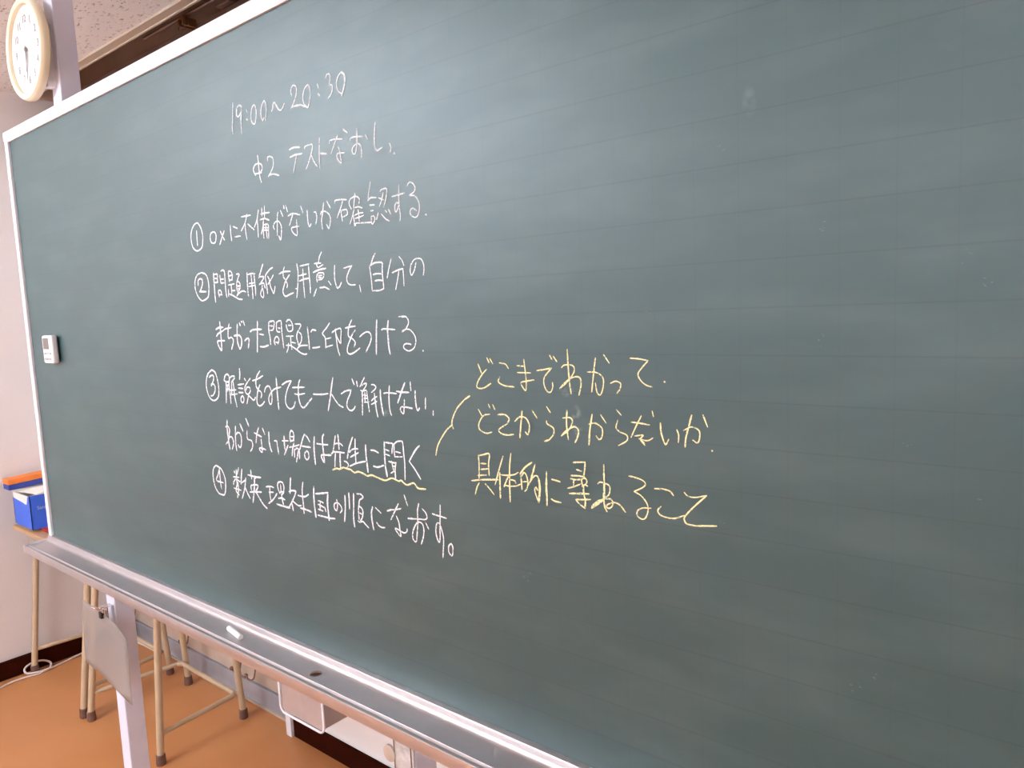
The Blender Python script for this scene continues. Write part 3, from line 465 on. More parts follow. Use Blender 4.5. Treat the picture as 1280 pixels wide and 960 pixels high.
  "2.81 1591.8 408.9 1581.3 399.8 1567 382.3|2.65 1567 382 1578.9 370.6 1590.5 356.7",
 ],
 'eighth': [
  "3.51 978.7 312.5 968.4 304.5 964.5 287.1 969.3 267.5 981.2 255.3 994.7 253.3 1004.7 255.2 1010.8 268.5 1012 288.5 1001.3 306.1 986.5 311.8 978.7 312.5|3.49 992.7 307.2 985.7 294.9 977.5 281.3 1003.7 279.2|3.68 992.5 306.1 992.6 283.1 994.3 265.4",
  "3.55 1049.4 308.8 1051.7 305.5|3.53 1057.4 312.3 1056.7 295.9 1056.7 283.6|3.32 1067.1 317.4 1059.8 303.4|3.18 1044.7 296.5 1066.3 298|3.17 1052.6 293.3 1045 286.3 1043.2 280.9|3.15 1059.9 292.2 1068.7 289.1|3.53 1060 287.1 1050.8 269.5 1060.8 261.6|3.19 1043.9 273.3 1069.7 272|3.15 1060.7 285.1 1060.3 270.8 1054.2 255.1|3.83 1079.1 315.7 1074.9 300 1071.8 285.4|3.13 1074 287.7 1090.6 295.8|3.46 1091.2 299.9 1084.3 277.9 1071.9 255.9|3.47 1086.3 279.2 1092.9 268.9 1100.6 259.8",
  "3.58 1110.8 317.2 1111.9 300.4|3.61 1099.5 306.9 1121.5 306 1144.2 306.6|3.19 1128.4 305.3 1120.7 300.4|3.72 1123.2 305.7 1118.9 282.3 1110.3 253.1|3.25 1108.4 276.9 1108 285.9 1119.1 289.3 1132.3 289.9 1130.5 283.8 1124.6 279|3.62 1102.5 272.7 1122.4 275.8 1143.6 278|3.57 1122.5 276.8 1136.2 262.7 1147 253.3 1158.2 248",
  "3.3 1160.4 290.5 1174.2 293 1186.6 292.3|3.1 1173.1 291.1 1171.9 276.4 1174.3 263|2.94 1169.3 281.4 1184.5 282.9|3.3 1165.3 258.8 1177.1 265.4 1186.4 272.5 1195.9 282|3.35 1209 306.6 1201.1 302.3 1200.7 292.7 1206 283.8|3.19 1209 306.6 1217.8 305.3 1220.7 297.1 1217.7 286.3 1212.3 282.7|3.02 1210 301.5 1209.6 286.2|3.04 1203.8 285.4 1218 288.7|3.19 1210.8 283.4 1212.5 271.2 1214.7 263.9|3.22 1199.7 273.3 1211.4 275.4 1220.8 273.3|3.72 1193.2 261.3 1211 260.5 1235 259.9",
  "3.57 1244.4 317.9 1241.6 305.4 1238.6 288.1|3.3 1235.8 291 1245.7 294.2 1258.3 294.8|3.24 1258.2 294.4 1252.3 284.2 1241.1 270.4 1231.9 260.6|2.79 1245.6 274.8 1253.7 271.3 1262.7 268.3 1272.1 269.7|3.44 1242.6 269.7 1245.6 256.4|3.33 1282.1 314.1 1278.1 299.7 1277.9 285.8 1278.9 269.2 1278.8 256.2|3.23 1263.6 287.6 1277.3 287.1 1286.6 288.8 1296.2 293.8|3.38 1268.4 264.5 1285.1 264.1 1301.4 262.3",
  "4.06 1313.7 309.8 1311.8 294 1311.9 275.8 1313.8 254.6|3.39 1318.1 297.8 1335.2 300.8 1354.2 304.6|4.31 1353.1 300.9 1350.6 285.8 1351.1 270.6 1352.1 255|3.12 1320.2 259.2 1337.6 259.1 1353.3 258.8 1368.9 260.3|2.79 1324 285.7 1330.6 285.7 1339 284.2|2.95 1323.3 279.2 1332.5 277.8 1341 275.9|2.96 1322.3 270.4 1335.8 268.8|2.62 1330.6 285.7 1328.2 278.1 1328.8 270|2.91 1341.8 277.4 1344.5 269.2",
  "2.83 1377.2 295.2 1378.8 287.1 1376.3 277 1373.4 275.7 1369.5 278.7 1369.6 285.8 1374.8 289.2 1381.8 289.3 1388.1 284.9 1390.2 279 1384.8 272.9",
  "3.19 1400.9 305.5 1400.1 288.3 1397.5 270.4 1395.2 259.5|3.16 1411.9 311.7 1411.9 298.7 1411.3 283.8|3.5 1424.8 312.1 1423.1 291.6 1420.8 269.6 1421.9 254.2|2.84 1433.8 312.9 1443 313.7 1449.1 310.2 1446.2 306.8 1439.3 302.5 1437.1 293.6 1434.9 284.7 1435.2 269.3|2.84 1437 292.7 1443.2 290.2 1446.5 284.7 1444.2 274.1 1438.3 267.1|2.71 1438.4 280.9 1443.4 279.1|2.87 1431.7 266.1 1436.7 264.8 1444.7 266.9 1450.8 263.1 1458.7 258.4",
  "3.27 1471.8 296 1468.3 286.2 1468.4 274.4 1471.2 257.5|2.62 1479.3 295.8 1492.2 288.5|2.62 1480 271.1 1485.2 266.5 1492.4 264.7 1499.8 265.5",
  "2.75 1535.5 310.1 1526.7 297.4 1515.8 281.3|3.18 1508 294.6 1518.5 298.2|2.27 1516 297.4 1528.1 299.6 1541.9 303.3|2.33 1550.8 326.3 1557.5 310.3|2.52 1529.6 289.2 1534.6 279.8 1536 268.5 1537.3 257.3 1527.4 264.6 1526 268.9 1536.9 266.2 1546.1 264.5 1552.2 267.9 1553.2 272.6",
  "2.52 1582.8 317 1579.2 305.9 1578.4 286.7 1575.4 268 1572 254.6 1565.5 257.8 1565.6 268.5 1572.7 281.5 1579.9 287.4 1588 286.1 1591 278.1 1589.3 266.1 1583.5 252.9|3.05 1556.7 289.7 1567.5 290.8|2.18 1565.9 290.6 1582.6 292.6 1596 294.2 1599.9 298.5 1596.8 305.3 1589.9 310.1|2.38 1595.6 289.9 1602.1 279.9",
  "2.54 1629.6 321.5 1628.3 303.8 1626.4 282.8 1625.8 270.3 1623.1 262.5 1618.7 270.1 1617.4 281.3 1620.2 291.2 1625.3 292 1629.6 284.4 1632.9 271.5 1632 258.9 1629.4 239.1|3.01 1612 305.5 1617 304.7|2.34 1615.6 304.5 1629.7 304 1641.5 302.8",
  "2.4 1648.5 265.4 1643.3 260.4 1642.6 251.5 1647.8 246.3 1650.8 249.9 1651.6 260.3 1648.5 265.4",
 ],
 'yellow_first': [
  "2.16 1719.8 535.8 1725.6 523.3|1.93 1735.1 528.8 1726.6 521.6 1717.8 510.8 1716.1 502.8 1727.7 502.4 1742 509.5|1.92 1736.8 544.8 1740.3 538.4|1.91 1742.2 543.6 1747 536.8",
  "1.98 1759 538.2 1769.3 536.7 1774.4 531|1.99 1758.3 519 1755.7 512.1 1766.5 507.3 1782.9 506.2",
  "1.8 1801.5 543.5 1803.2 527 1804 515.3 1802.5 501.9 1795 511.7 1803.6 514.5 1817.2 516.6|1.83 1789.4 535 1801.4 534.4|1.83 1789.7 525.8 1812.1 525.9",
  "1.96 1822.6 529.1 1835.3 531 1846.4 532.9|1.73 1846.4 532.9 1834.8 521.2 1833.4 511.4 1838 502.5 1844 502 1847.3 508.6 1847 514.3|1.82 1844.2 549.3 1847.5 544.2|1.81 1850.1 548.2 1855.3 541.4",
  "1.95 1871.9 557.1 1872.7 531.8 1873.9 514.4 1875.7 500.9|1.79 1862.2 534 1867.2 537.3 1879.6 536.7 1881.2 528.8 1870.1 515.8 1858.5 507.1|1.99 1858.5 507.1 1870.2 517.4 1880 522.2 1889.4 522 1891.3 513.4 1887.6 499.8",
  "2.11 1913.6 546.6 1910.6 529.6 1906.7 504.6|1.63 1901.5 529.3 1914.6 528.8 1923.3 523.1 1923.9 513 1919.6 501.8 1914.7 504.1 1912.5 516|1.84 1925.6 550.9 1933.1 541",
  "1.67 1934.2 516.4 1941.6 519 1948.2 516.4 1947 509.6 1942.7 504.5",
  "1.69 1962.3 547.2 1974.2 546.5 1986 544.6|1.65 1986 544.6 1977.6 536 1972.3 528.6 1975.4 521.4 1982.5 515.9 1990.6 513.8",
  "1.98 2006.1 520.7 2007.1 520.1",
 ],
 'yellow_second': [
  "1.98 1716.4 471.8 1722.9 462.5|1.94 1737.1 466.3 1725.3 463.5 1716.4 452.2 1717 443.4 1728.4 438.9 1739.7 441.2|1.83 1735.6 480.3 1738.3 474.8|1.81 1743.6 480 1747.1 473.2",
  "2.12 1751.9 466.5 1764.2 467.3 1771.7 462.1 1768 454.9|1.99 1768 454.9 1752.9 446 1756 441 1767.1 439.3 1778.6 441.1",
  "2.57 1795.1 474.6 1792 455.8 1789.3 437.6|2.07 1781.8 459.3 1790.4 465.9 1801 464.8 1806.4 455.1 1803.7 443 1799 446.1|1.9 1812.1 475.9 1819.9 466.1",
  "1.76 1836.1 482.3 1841.8 474.9|1.87 1835.2 463.4 1836 459.7 1845.8 454.6 1845.5 446.3 1837 437.4|2.4 1837 438.2 1830.8 436",
  "2.15 1868.3 479.5 1866.9 461.3 1868.9 441.8|1.82 1861.4 469 1872.2 470.2 1876.2 465.5 1870.5 454.5 1858.3 445.5|2.27 1858.3 445.5 1866.1 453.2|2.08 1866.1 453.2 1879.1 459 1885.2 453.8 1882.8 444.8 1879.4 438.8",
  "2.38 1906.2 476.2 1902.2 456.8 1900.1 437.4|1.83 1901.1 463.7 1910.3 465.7 1920.1 459.9 1919.7 449.5 1915.6 445.4 1911.3 449.7|1.71 1918.7 476.6 1926.3 466.8",
  "1.49 1941.5 484.2 1948 477.9|1.67 1943 471.7 1940.2 462.2 1945.4 457.5 1954.9 454 1954.7 447.3 1943 440.4",
  "1.77 1975.2 478.8 1967.4 465 1960.8 452|1.88 1961.9 470.5 1972.2 470 1985.8 468.8|1.58 1989.9 485.4 1991.5 479|1.63 1966.1 454.1 1977.3 455.8 1973.5 450.6 1979.7 443.6|1.62 1971.6 451.2 1982.6 449.7 1990 453.6|1.94 1973.5 450.6 1978.9 446",
  "2.02 2000.2 471.9 2000.9 461 2004.2 449.9|1.57 2004.2 449.9 2006.7 447.2 2010.4 453.6|1.69 2021 465.7 2023.1 459.5 2022.5 451.1",
  "2.42 2039.5 483.6 2035.6 469.9|2.07 2035.6 469.9 2032 457 2030.9 446.6|1.52 2029.6 465.5 2038.9 470.2 2048 466.9 2048.7 458.4 2046.1 452.7 2040.3 455.3|1.76 2053.2 484.9 2058.4 471.6",
  "1.89 2062.9 445.2 2063.8 444.9",
 ],
 'yellow_third': [
  "2.22 1712 405.3 1712.6 393.1 1711.3 372.1|2.22 1711.9 405 1721.6 407.6 1732.8 409.5 1730.7 395 1730.9 378.9|2.11 1716 394.4 1726.1 395|2.12 1715.5 385.7 1729.7 388.2|2.13 1709.5 376.3 1725.7 378.8|2.37 1696.9 367.2 1720.5 371.4 1747.4 374.6|2.13 1711.2 365.7 1706.6 358.8 1702.5 347.7|2.11 1722.5 365.7 1729.2 360.7 1738.6 352",
  "2.23 1757.9 408.9 1750 390 1741 366.7|2.63 1750.8 384.8 1750.1 366 1749.9 348.6|2.29 1772.3 414.2 1769 394.7 1767.8 371.7 1767.4 345.7|2.15 1753.5 382.4 1762.6 382.6 1776 385 1783.9 388.9|2.22 1767 383.1 1762.1 374.6 1757.7 366.1|2.01 1770.1 377.3 1776.7 376.8 1779.2 373.6|2.04 1759.5 368.1 1768.4 367.9 1779.6 369.7 1787.4 373.3",
  "2.66 1807.8 405.3 1796.3 397.6 1787.1 387.6|2.18 1787.6 387.2 1788.7 377.8 1789.2 366.1|1.97 1790.2 384.9 1793.7 390 1797.8 386.6 1800 377.4 1798 368.5 1794 364.1|1.77 1790.3 376.7 1798.5 378.1|2.64 1813.3 402.9 1808.7 390.4|2.98 1808.7 390.4 1805 380.6|1.96 1799.2 372.1 1806.1 381.6 1811.7 387.4|1.94 1810.6 387.2 1815.9 387.9 1818.8 383.9|3.39 1818.8 383.9 1819.8 371.3 1817.3 352.2|1.93 1817.3 352.2 1813.5 360.2 1811.3 368.5 1813.5 372.2 1816 368.3",
  "1.89 1831.8 395.6 1831.4 386.3|3.06 1831.4 386.3 1830.7 372.7 1831.2 360.9|2.62 1831.2 360.9 1830.7 349.8|2.33 1840 386.2 1847.6 385.4 1853.5 384.5|2.08 1838.3 359.5 1844.3 357.4 1853.8 356.8",
  "2.24 1875.3 412.2 1884 413.6 1893.5 414.6|2.12 1893.5 414.3 1892.7 406.6 1891 397.5|1.89 1879.8 403.6 1888.3 402.1|2.09 1871.2 394.8 1881.4 395.6 1891.8 395.6|2.01 1870.5 390.7 1878.3 390.2 1887.9 391.9|1.91 1875.3 389.2 1874.6 382.1|1.88 1886.9 391.4 1887.7 386.6 1888.6 384.3|1.97 1887.9 392.3 1892.7 393.7 1895.4 390 1892.4 385.6 1887.6 382.9|1.88 1892.4 385.6 1896.1 384|2.02 1865.1 377.4 1873 379.9 1885.8 385.5|2.36 1867.8 370.8 1880.4 372.5 1897.6 374.2|2.22 1889.9 382.8 1890 373.1 1892.1 365.2 1891.2 354.5|2 1877.2 364.1 1887.8 365.4 1899.7 367.2|1.91 1877.2 364 1882.8 359 1891.2 354.5",
  "1.72 1921.1 414.4 1920.9 404.9|2.37 1920.9 404.9 1921 393|3.06 1921 393 1920.5 380.3 1919.7 369|2.53 1919.7 369 1920.8 361.2 1923.8 355.2|1.84 1911.7 389.1 1915 391.5 1921.3 391.1 1927.6 389.1 1929.2 383.8 1927.2 377.2 1922.5 372.6|2.39 1919.2 369.3 1910.3 362.9 1901.2 356.3|2.44 1901.3 358.4 1910.4 366.1 1919.7 370.2|1.91 1922.5 371 1928.8 371.9 1932.8 368.4 1931.2 362.7 1926.6 359.6 1923.5 361.2 1925 364.2 1930.5 366.9 1935.9 368.1 1942.9 365.9 1950.2 358.3|2.18 1945.5 363.9 1950.2 358.3",
  "1.99 1956.3 404 1961.8 403.8|1.66 1961.8 403.8 1973.7 401.4 1978.6 397.4 1975.1 392.4 1963 385.8|1.74 1963 385.8 1973.1 381.4 1980.5 372.5 1981.1 363.4 1977.5 355.1 1972.4 353.1 1966.5 356.6 1967.5 362.9 1974.4 367 1985.4 368.3",
  "2.07 1990.9 392.9 2001.6 393.8|1.82 2001.6 393.8 2010.4 392.4 2015.1 387.8|1.76 1998.6 372.3 1994.4 366.9 1997.6 362 2007.3 360 2016.9 360.9 2028.1 365.9",
  "1.46 2028.6 393.3 2033.2 389.5 2042.4 389.2 2056 393.2|1.85 2056 393 2042.2 379.7 2031.2 367.8 2027.7 362.1|2 2027.7 362.1 2031 356.7 2041.8 355.9|2.29 2041.8 355.9 2067.4 359.8",
 ],
 'yellow_bracket': [
  "2.62 1701 490.3 1691 484.8|2.24 1691 484.8 1675.3 471.3 1665.5 456.1 1663.1 446.7 1665.7 440.5|2.31 1663.5 445.8 1652.9 438.6 1641.7 426.5 1631.6 412.5 1626.5 397.8",
 ],
 'yellow_underline': [
  "2.97 1372.2 347 1383 350.8 1391.1 350.4 1401.7 354.2 1411.7 353.4 1421.5 353|2.98 1421.5 353 1431 348.9 1441 351.6 1454.3 349.8 1463.5 347 1475.1 349.6 1487.9 347.4|2.89 1487.9 347.4 1507.7 344.8 1524.4 350.4 1540 347.4 1545.4 349.8|2.99 1545.4 349.8 1558.6 343.7 1574.3 348.5 1583.8 341.6 1600.3 342.3",
 ],
}

# ---------------------------------------------------------------- the chalkboard on its posts
BL, BR, BT = 0.0, 3.6, 1.13
cb = thing('chalkboard', 'large dark green chalkboard with white metal frame and white and yellow handwriting', 'chalkboard', (1.8, 0.02, ZF))
obj('writing_surface', B(BL, BR, 0, .012, 0, BT), M_board, cb, label='matt green writing surface ruled with faint grid lines')
def framebar(x0, x1, z0, z1):
    return B(x0, x1, -.007, .018, z0, z1, bev=.002)
tf = extrude_profile([(.018, BT + .024), (-.004, BT + .024), (-.008, BT + .021), (-.008, BT + .001), (-.005, BT - .006), (-.0002, BT - .006), (-.0002, BT), (.018, BT)], BL - .012, BR + .012)
obj('frame_rail', tf, M_white, cb, label='white top frame rail')
obj('frame_rail', framebar(BL - .011, BL + .010, -.004, BT), M_white, cb, label='white left frame rail')
obj('frame_rail', framebar(BR - .010, BR + .011, -.004, BT), M_white, cb, label='white right frame rail')
# tray, an aluminium extrusion with a coved back and a grooved lip
prof = [(.018, .000), (-.0015, .0005), (-.0075, -.001), (-.0095, -.0045), (-.0105, -.0085), (-.0125, -.0120), (-.0160, -.0148), (-.0205, -.0163),
        (-.0560, -.0168), (-.0580, -.0150), (-.0600, -.0145), (-.0618, -.0160), (-.0640, -.0172), (-.0665, -.0160), (-.0700, -.0148), (-.0722, -.0152), (-.0730, -.0170),
        (-.0715, -.0375), (-.0690, -.0375), (-.0690, -.0210), (.018, -.0200)]
def tray_mesh():
    bm = extrude_profile(prof, -.012, BR + .012)
    bmesh.ops.recalc_face_normals(bm, faces=bm.faces[:])
    me = bpy.data.meshes.new('a'); bm.to_mesh(me); bm.free()
    a = bpy.data.objects.new('a', me); C.objects.link(a)
    cm = bmesh.new()
    bmesh.ops.create_cone(cm, cap_ends=True, segments=28, radius1=.0105, radius2=.0105, depth=.03, matrix=Matrix.Translation((1.334, -.0385, -.018)))
    me2 = bpy.data.meshes.new('b'); cm.to_mesh(me2); cm.free()
    b = bpy.data.objects.new('b', me2); C.objects.link(b)
    md = a.modifiers.new('m', 'BOOLEAN'); md.operation = 'DIFFERENCE'; md.object = b; md.solver = 'EXACT'
    dg = bpy.context.evaluated_depsgraph_get(); r = bpy.data.meshes.new_from_object(a.evaluated_get(dg))
    out = bmesh.new(); out.from_mesh(r)
    bpy.data.objects.remove(a); bpy.data.objects.remove(b)
    return out
tray = obj('chalk_tray', tray_mesh(), M_alu, cb, smooth=True, label='brushed aluminium chalk tray with a round hole')
obj('end_cap', B(-.0135, -.0118, -.073, .0, -.0375, -.011), M_white, tray)
# posts from floor to ceiling
for px in (.308, 1.472, 2.64):
    obj('post', B(px, px + .052, .0122, .062, ZF, ZC - .0005, bev=.003), M_post, cb, label='pale grey square steel post')
# clamp boss and weathered sleeve on the second post
bs = lathe_y([(0, 0), (.0135, 0), (.0150, .001), (.0150, .005), (0, .005)], 1.463, -.143, .0068, 28)
bmesh.ops.translate(bs, verts=bs.verts[:], vec=(0, 0, 0))
obj('round_boss', bs, M_band, cb, smooth=True)
M_peel = mat('weathered_tape', rgb(196, 188, 184), .6, noise=.22, nscale=60, bump=.8, bscale=120)
obj('peeling_sleeve', B(1.4725, 1.5235, .0095, .0122, -.50, -.06, bev=.001), M_peel, cb, label='weathered pale sleeve on second post')
for x in (1.4745, 1.5165):  # thin dark strips that stand in for shadow lines along the sleeve
    ed = bmesh.new(); box(ed, x, x + .0022, .0088, .0098, -.49, -.075)
    obj('sleeve_shadow_line', ed, M_hook, cb)
# bracket tabs under the tray
obj('tab', B(1.432, 1.447, -.045, -.042, -.058, -.0375), M_tape, tray, label='small yellowed tab')
obj('tab', B(1.40, 1.408, -.022, -.019, -.050, -.02), M_white, tray)
# drawer box hanging under the tray
dw = bmesh.new()
fx0, fx1, fz0, fz1, fy = 1.235, 1.366, -.113, -.044, -.052
def rrect(x0, x1, z0, z1, r, n=5, top=True):
    pts = [(x1, z1), (x0, z1)]
    for cx, cz, a0 in ((x0 + r, z0 + r, math.pi), (x1 - r, z0 + r, 1.5 * math.pi)):
        for k in range(n + 1):
            a = a0 + (math.pi / 2) * k / n
            pts.append((cx + r * math.cos(a), cz + r * math.sin(a)))
    return pts
def prism_y(pts, y0, y1):
    bm = bmesh.new()
    a = [bm.verts.new((x, y0, z)) for x, z in pts]; b = [bm.verts.new((x, y1, z)) for x, z in pts]
    n = len(pts)
    for k in range(n): bm.faces.new((a[k], a[(k + 1) % n], b[(k + 1) % n], b[k]))
    bm.faces.new(a[::-1]); bm.faces.new(b)
    return bm
drw = obj('tray_drawer', prism_y(rrect(fx0 + .002, fx1 - .002, fz0 + .002, fz1, .012), fy + .002, .03), M_drawer, cb, label='grey metal box under the tray')
rim = bmesh.new()
rp = rrect(fx0, fx1, fz0, fz1, .013)
tube(rim, [(x, fy, z) for x, z in rp[0:2]], .0022, 8)
tube(rim, [(x, fy, z) for x, z in rp[1:]] + [(rp[0][0], fy, rp[0][1])], .0022, 8)
obj('rim', rim, M_white, drw, smooth='all')
obj('hanger', B(1.33, 1.338, -.03, -.028, -.046, -.0375), M_white, tray)
obj('hanger', B(1.26, 1.268, -.03, -.028, -.046, -.0375), M_white, tray)

# ---------------------------------------------------------------- handwriting
def stroke_mesh(bm, pts, wd, y, rnd):
    P = [(pts[i] / 1000, pts[i + 1] / 1000) for i in range(0, len(pts), 2)]
    P3 = [Vector((a, 0, b)) for a, b in P]
    n = 5 if len(P3) > 2 else 1
    S = spline(P3, n) if len(P3) > 2 else [P3[0].lerp(P3[1], k / 4) for k in range(5)]
    hw = wd / 2000
    L = []; Rr = []
    m = len(S)
    for i, p in enumerate(S):
        t = S[min(i + 1, m - 1)] - S[max(i - 1, 0)]
        if t.length < 1e-7: t = Vector((0, 0, -1))
        t.normalize(); nr = Vector((-t.z, 0, t.x))
        k = 1.0 + rnd.uniform(-.18, .18)
        e = min(i, m - 1 - i)
        if e == 0: k *= .62
        q = p.copy()
        if i == 0: q = p - t * hw * .6
        if i == m - 1: q = p + t * hw * .6
        L.append(bm.verts.new((q.x + nr.x * hw * k, y, q.z + nr.z * hw * k)))
        Rr.append(bm.verts.new((q.x - nr.x * hw * k, y, q.z - nr.z * hw * k)))
    for i in range(m - 1):
        try: bm.faces.new((L[i], L[i + 1], Rr[i + 1], Rr[i]))
        except ValueError: pass
rnd = random.Random(3)
NM = {'first': 'first line, the times', 'second': 'second line, the title', 'third': 'item one', 'fourth': 'item two', 'fifth': 'item two, second row',
      'sixth': 'item three', 'seventh': 'item three, second row', 'eighth': 'item four', 'yellow_first': 'yellow note, top row',
      'yellow_second': 'yellow note, middle row', 'yellow_third': 'yellow note, bottom row'}
for key, chars in WRITING.items():
    yel = key.startswith('yellow')
    for ch in chars:
        bm = bmesh.new()
        for j, s in enumerate(ch.split('|')):
            v = [float(q) for q in s.split()]
            stroke_mesh(bm, v[1:], v[0] * CHALK_W, -.0006 - .00006 * (j % 6), rnd)
        nm = {'yellow_bracket': 'chalk_brace', 'yellow_underline': 'chalk_underline'}.get(key, 'chalk_character')
        for f in bm.faces: f.normal_update()
        me_o = obj(nm, bm, M_chalky if yel else M_chalk, cb)
        if yel: me_o['label'] = 'yellow chalk mark'
# dust specks and smudges left on the green surface
sm = bmesh.new()
for x, z, r in ((2.08, .77, 2.2), (2.192, .701, 1.6), (2.179, .678, 2.6), (2.302, .644, 2.2), (2.318, .616, 2.2), (2.18, .571, 2.6), (1.988, .604, 2), (2.259, .469, 2.4),
                (1.796, .243, 4), (1.80, .25, 3), (2.214, .215, 3.5), (2.23, .23, 3), (2.318, .422, 2), (1.611, .425, 2), (2.075, .362, 3), (1.19, .252, 2), (1.17, .41, 1.5)):
    for q in range(4):
        a, b = x + rnd.gauss(0, r * .0012), z + rnd.gauss(0, r * .001); s = rnd.uniform(.18, .42) * r * .001
        sm.faces.new([sm.verts.new((a + s * math.cos(t) * 1.4, -.0005, b + s * math.sin(t) * .6)) for t in (0, 1.5, 3, 4.6)])
obj('chalk_specks', sm, mat('chalk_dust', rgb(92, 114, 112), .9), cb, kind='stuff')

# ---------------------------------------------------------------- things on the board and the tray
st = bmesh.new()
ax = Vector((.060, -.010, 0)); c0 = Vector((1.037, -.0330, -.0108))
tube(st, [c0 - ax * .02, c0, c0 + ax * .98, c0 + ax], [.0047, .0056, .0056, .0049], 20)
tag(obj('chalk_stick', st, M_chalkstick, None, smooth=True, loc=(1.067, -.038, -.0166)), 'short white stick of chalk lying on the aluminium tray', 'chalk')

tm = thing('timer', 'small white digital kitchen timer stuck to the left of the board', 'timer', (.188, -.002, .512))
tb = B(.148, .214, -.021, -.0042, .512, .588, bev=.0055, seg=4)
obj('body', tb, M_plastic, tm, smooth=True)
obj('back_magnet', B(.160, .208, -.0046, -.0007, .520, .582, bev=.002), M_dark, tm, label='black back')
lc = obj('screen', B(.158, .195, -.0222, -.0205, .5505, .581, bev=.0006), M_lcd, tm, label='grey screen')
for k in range(3):
    obj('button', B(.159 + k * .018, .171 + k * .018, -.0226, -.0205, .536, .5415, bev=.0008), M_key, tm)
for k in range(2):
    obj('button', B(.159 + k * .025, .179 + k * .025, -.0226, -.0205, .521, .5275, bev=.0008), M_key, tm)

# clock on the post above the board
CX, CZ, CY, CR = .267, 1.304, -.022, .1225
ck = thing('wall_clock', 'round cream rimmed clock hanging on the post above the board', 'clock', (CX, .0, CZ))
obj('case', lathe_y([(0, .016), (CR * .93, .016), (CR * .985, .012), (CR, .004), (CR * .99, -.003), (CR * .96, -.008), (CR * .91, -.009), (CR * .875, -.006), (CR * .865, .004), (0, .004)], CX, CZ, CY, 64), M_cream, ck, smooth=True)
fc = obj('dial', lathe_y([(0, 0), (CR * .86, 0), (CR * .86, .002), (0, .002)], CX, CZ, CY + .002, 64), M_face, ck, smooth=True)
for h in range(1, 13):
    a = math.radians(90 - 30 * h)
    t = text_bm(str(h), .026)
    bmesh.ops.rotate(t, verts=t.verts[:], cent=(0, 0, 0), matrix=Matrix.Rotation(math.pi / 2, 3, 'X'))
    bmesh.ops.translate(t, verts=t.verts[:], vec=(CX + CR * .60 * math.cos(a), CY + .0017, CZ + CR * .60 * math.sin(a)))
    obj('numeral', t, M_ink, fc)
def hand(ang, ln, wd, y):
    a = math.radians(90 - ang); d = Vector((math.cos(a), 0, math.sin(a))); n = Vector((-d.z, 0, d.x))
    bm = bmesh.new()
    c = Vector((CX, y, CZ))
    q = [c - d * ln * .12 + n * wd, c - d * ln * .12 - n * wd, c + d * ln - n * wd * .6, c + d * ln + n * wd * .6]
    lo = [bm.verts.new(p) for p in q]; hi = [bm.verts.new(p + Vector((0, .0008, 0))) for p in q]
    bm.faces.new(lo); bm.faces.new(hi[::-1])
    for k in range(4): bm.faces.new((lo[k], lo[(k + 1) % 4], hi[(k + 1) % 4], hi[k]))
    return bm
obj('hand', hand(193, CR * .42, .0026, CY - .001), M_hand, ck, label='hour hand')
obj('hand', hand(182, CR * .60, .0018, CY - .003), M_ink, ck, label='minute hand')
obj('pin', lathe_y([(0, 0), (.004, 0), (.004, .008), (0, .008)], CX, CZ, CY - .0045, 16), M_ink, ck)
obj('mount', B(.312, .340, CY + .0155, .0122, CZ - .10, CZ + .05), M_white, ck)

# frosted sheet clipped to the first post
def sheet():
    bm = bmesh.new(); nx, nz = 14, 10
    x0, y0, x1, y1 = .176, .001, .515, -.024
    zt, zb = -.156, -.350
    g = []
    for i in range(nx + 1):
        u = i / nx; col = []
        top = zt - .020 * max(0, (u - .78) / .22)
        x = x0 + (x1 - x0) * u; y = y0 + (y1 - y0) * u
        for j in range(nz + 1):
            v = j / nz
            z = top + (zb - top) * v
            yy = y + .003 * math.sin(u * 5) * v
            col.append(bm.verts.new((x - .026 * v * (1 - u), yy - .002, z)))
        g.append(col)
    for i in range(nx):
        for j in range(nz): bm.faces.new((g[i][j], g[i + 1][j], g[i + 1][j + 1], g[i][j + 1]))
    return bm
so = obj('plastic_sheet', sheet(), M_sheet, None, smooth='all', loc=(.33, -.01, -.35))
tag(so, 'frosted plastic sheet clipped to the post under the tray', 'sheet')
md = so.modifiers.new('solid', 'SOLIDIFY'); md.thickness = .0006
cl = thing('binder_clip', 'chrome clip holding the frosted sheet against the post', 'clip', (.346, -.0, -.17))
cb2 = bmesh.new()
box(cb2, .334, .358, -.0145, -.0125, -.170, -.138, bev=.0008)
box(cb2, .334, .358, -.0125, .0100, -.138, -.136, bev=.0006)
box(cb2, .334, .358, -.0050, -.0030, -.170, -.138, bev=.0008)
obj('jaw', cb2, M_chrome, cl)
h1 = bmesh.new(); tube(h1, spline([(.336, -.0145, -.145), (.332, -.020, -.141), (.327, -.030, -.134), (.338, -.033, -.132), (.350, -.030, -.135), (.354, -.0145, -.147)], 5), .0028, 8)
obj('lever', h1, M_chrome, cl, smooth='all')
h2 = bmesh.new(); box(h2, .338, .354, -.0215, -.0148, -.166, -.148, bev=.002)
obj('catch', h2, M_dark, cl)
box_pin = bmesh.new(); tube(box_pin, [(.333, -.017, -.147), (.359, -.017, -.147)], .0022, 8)
obj('pin', box_pin, M_chrome, cl, smooth=True)

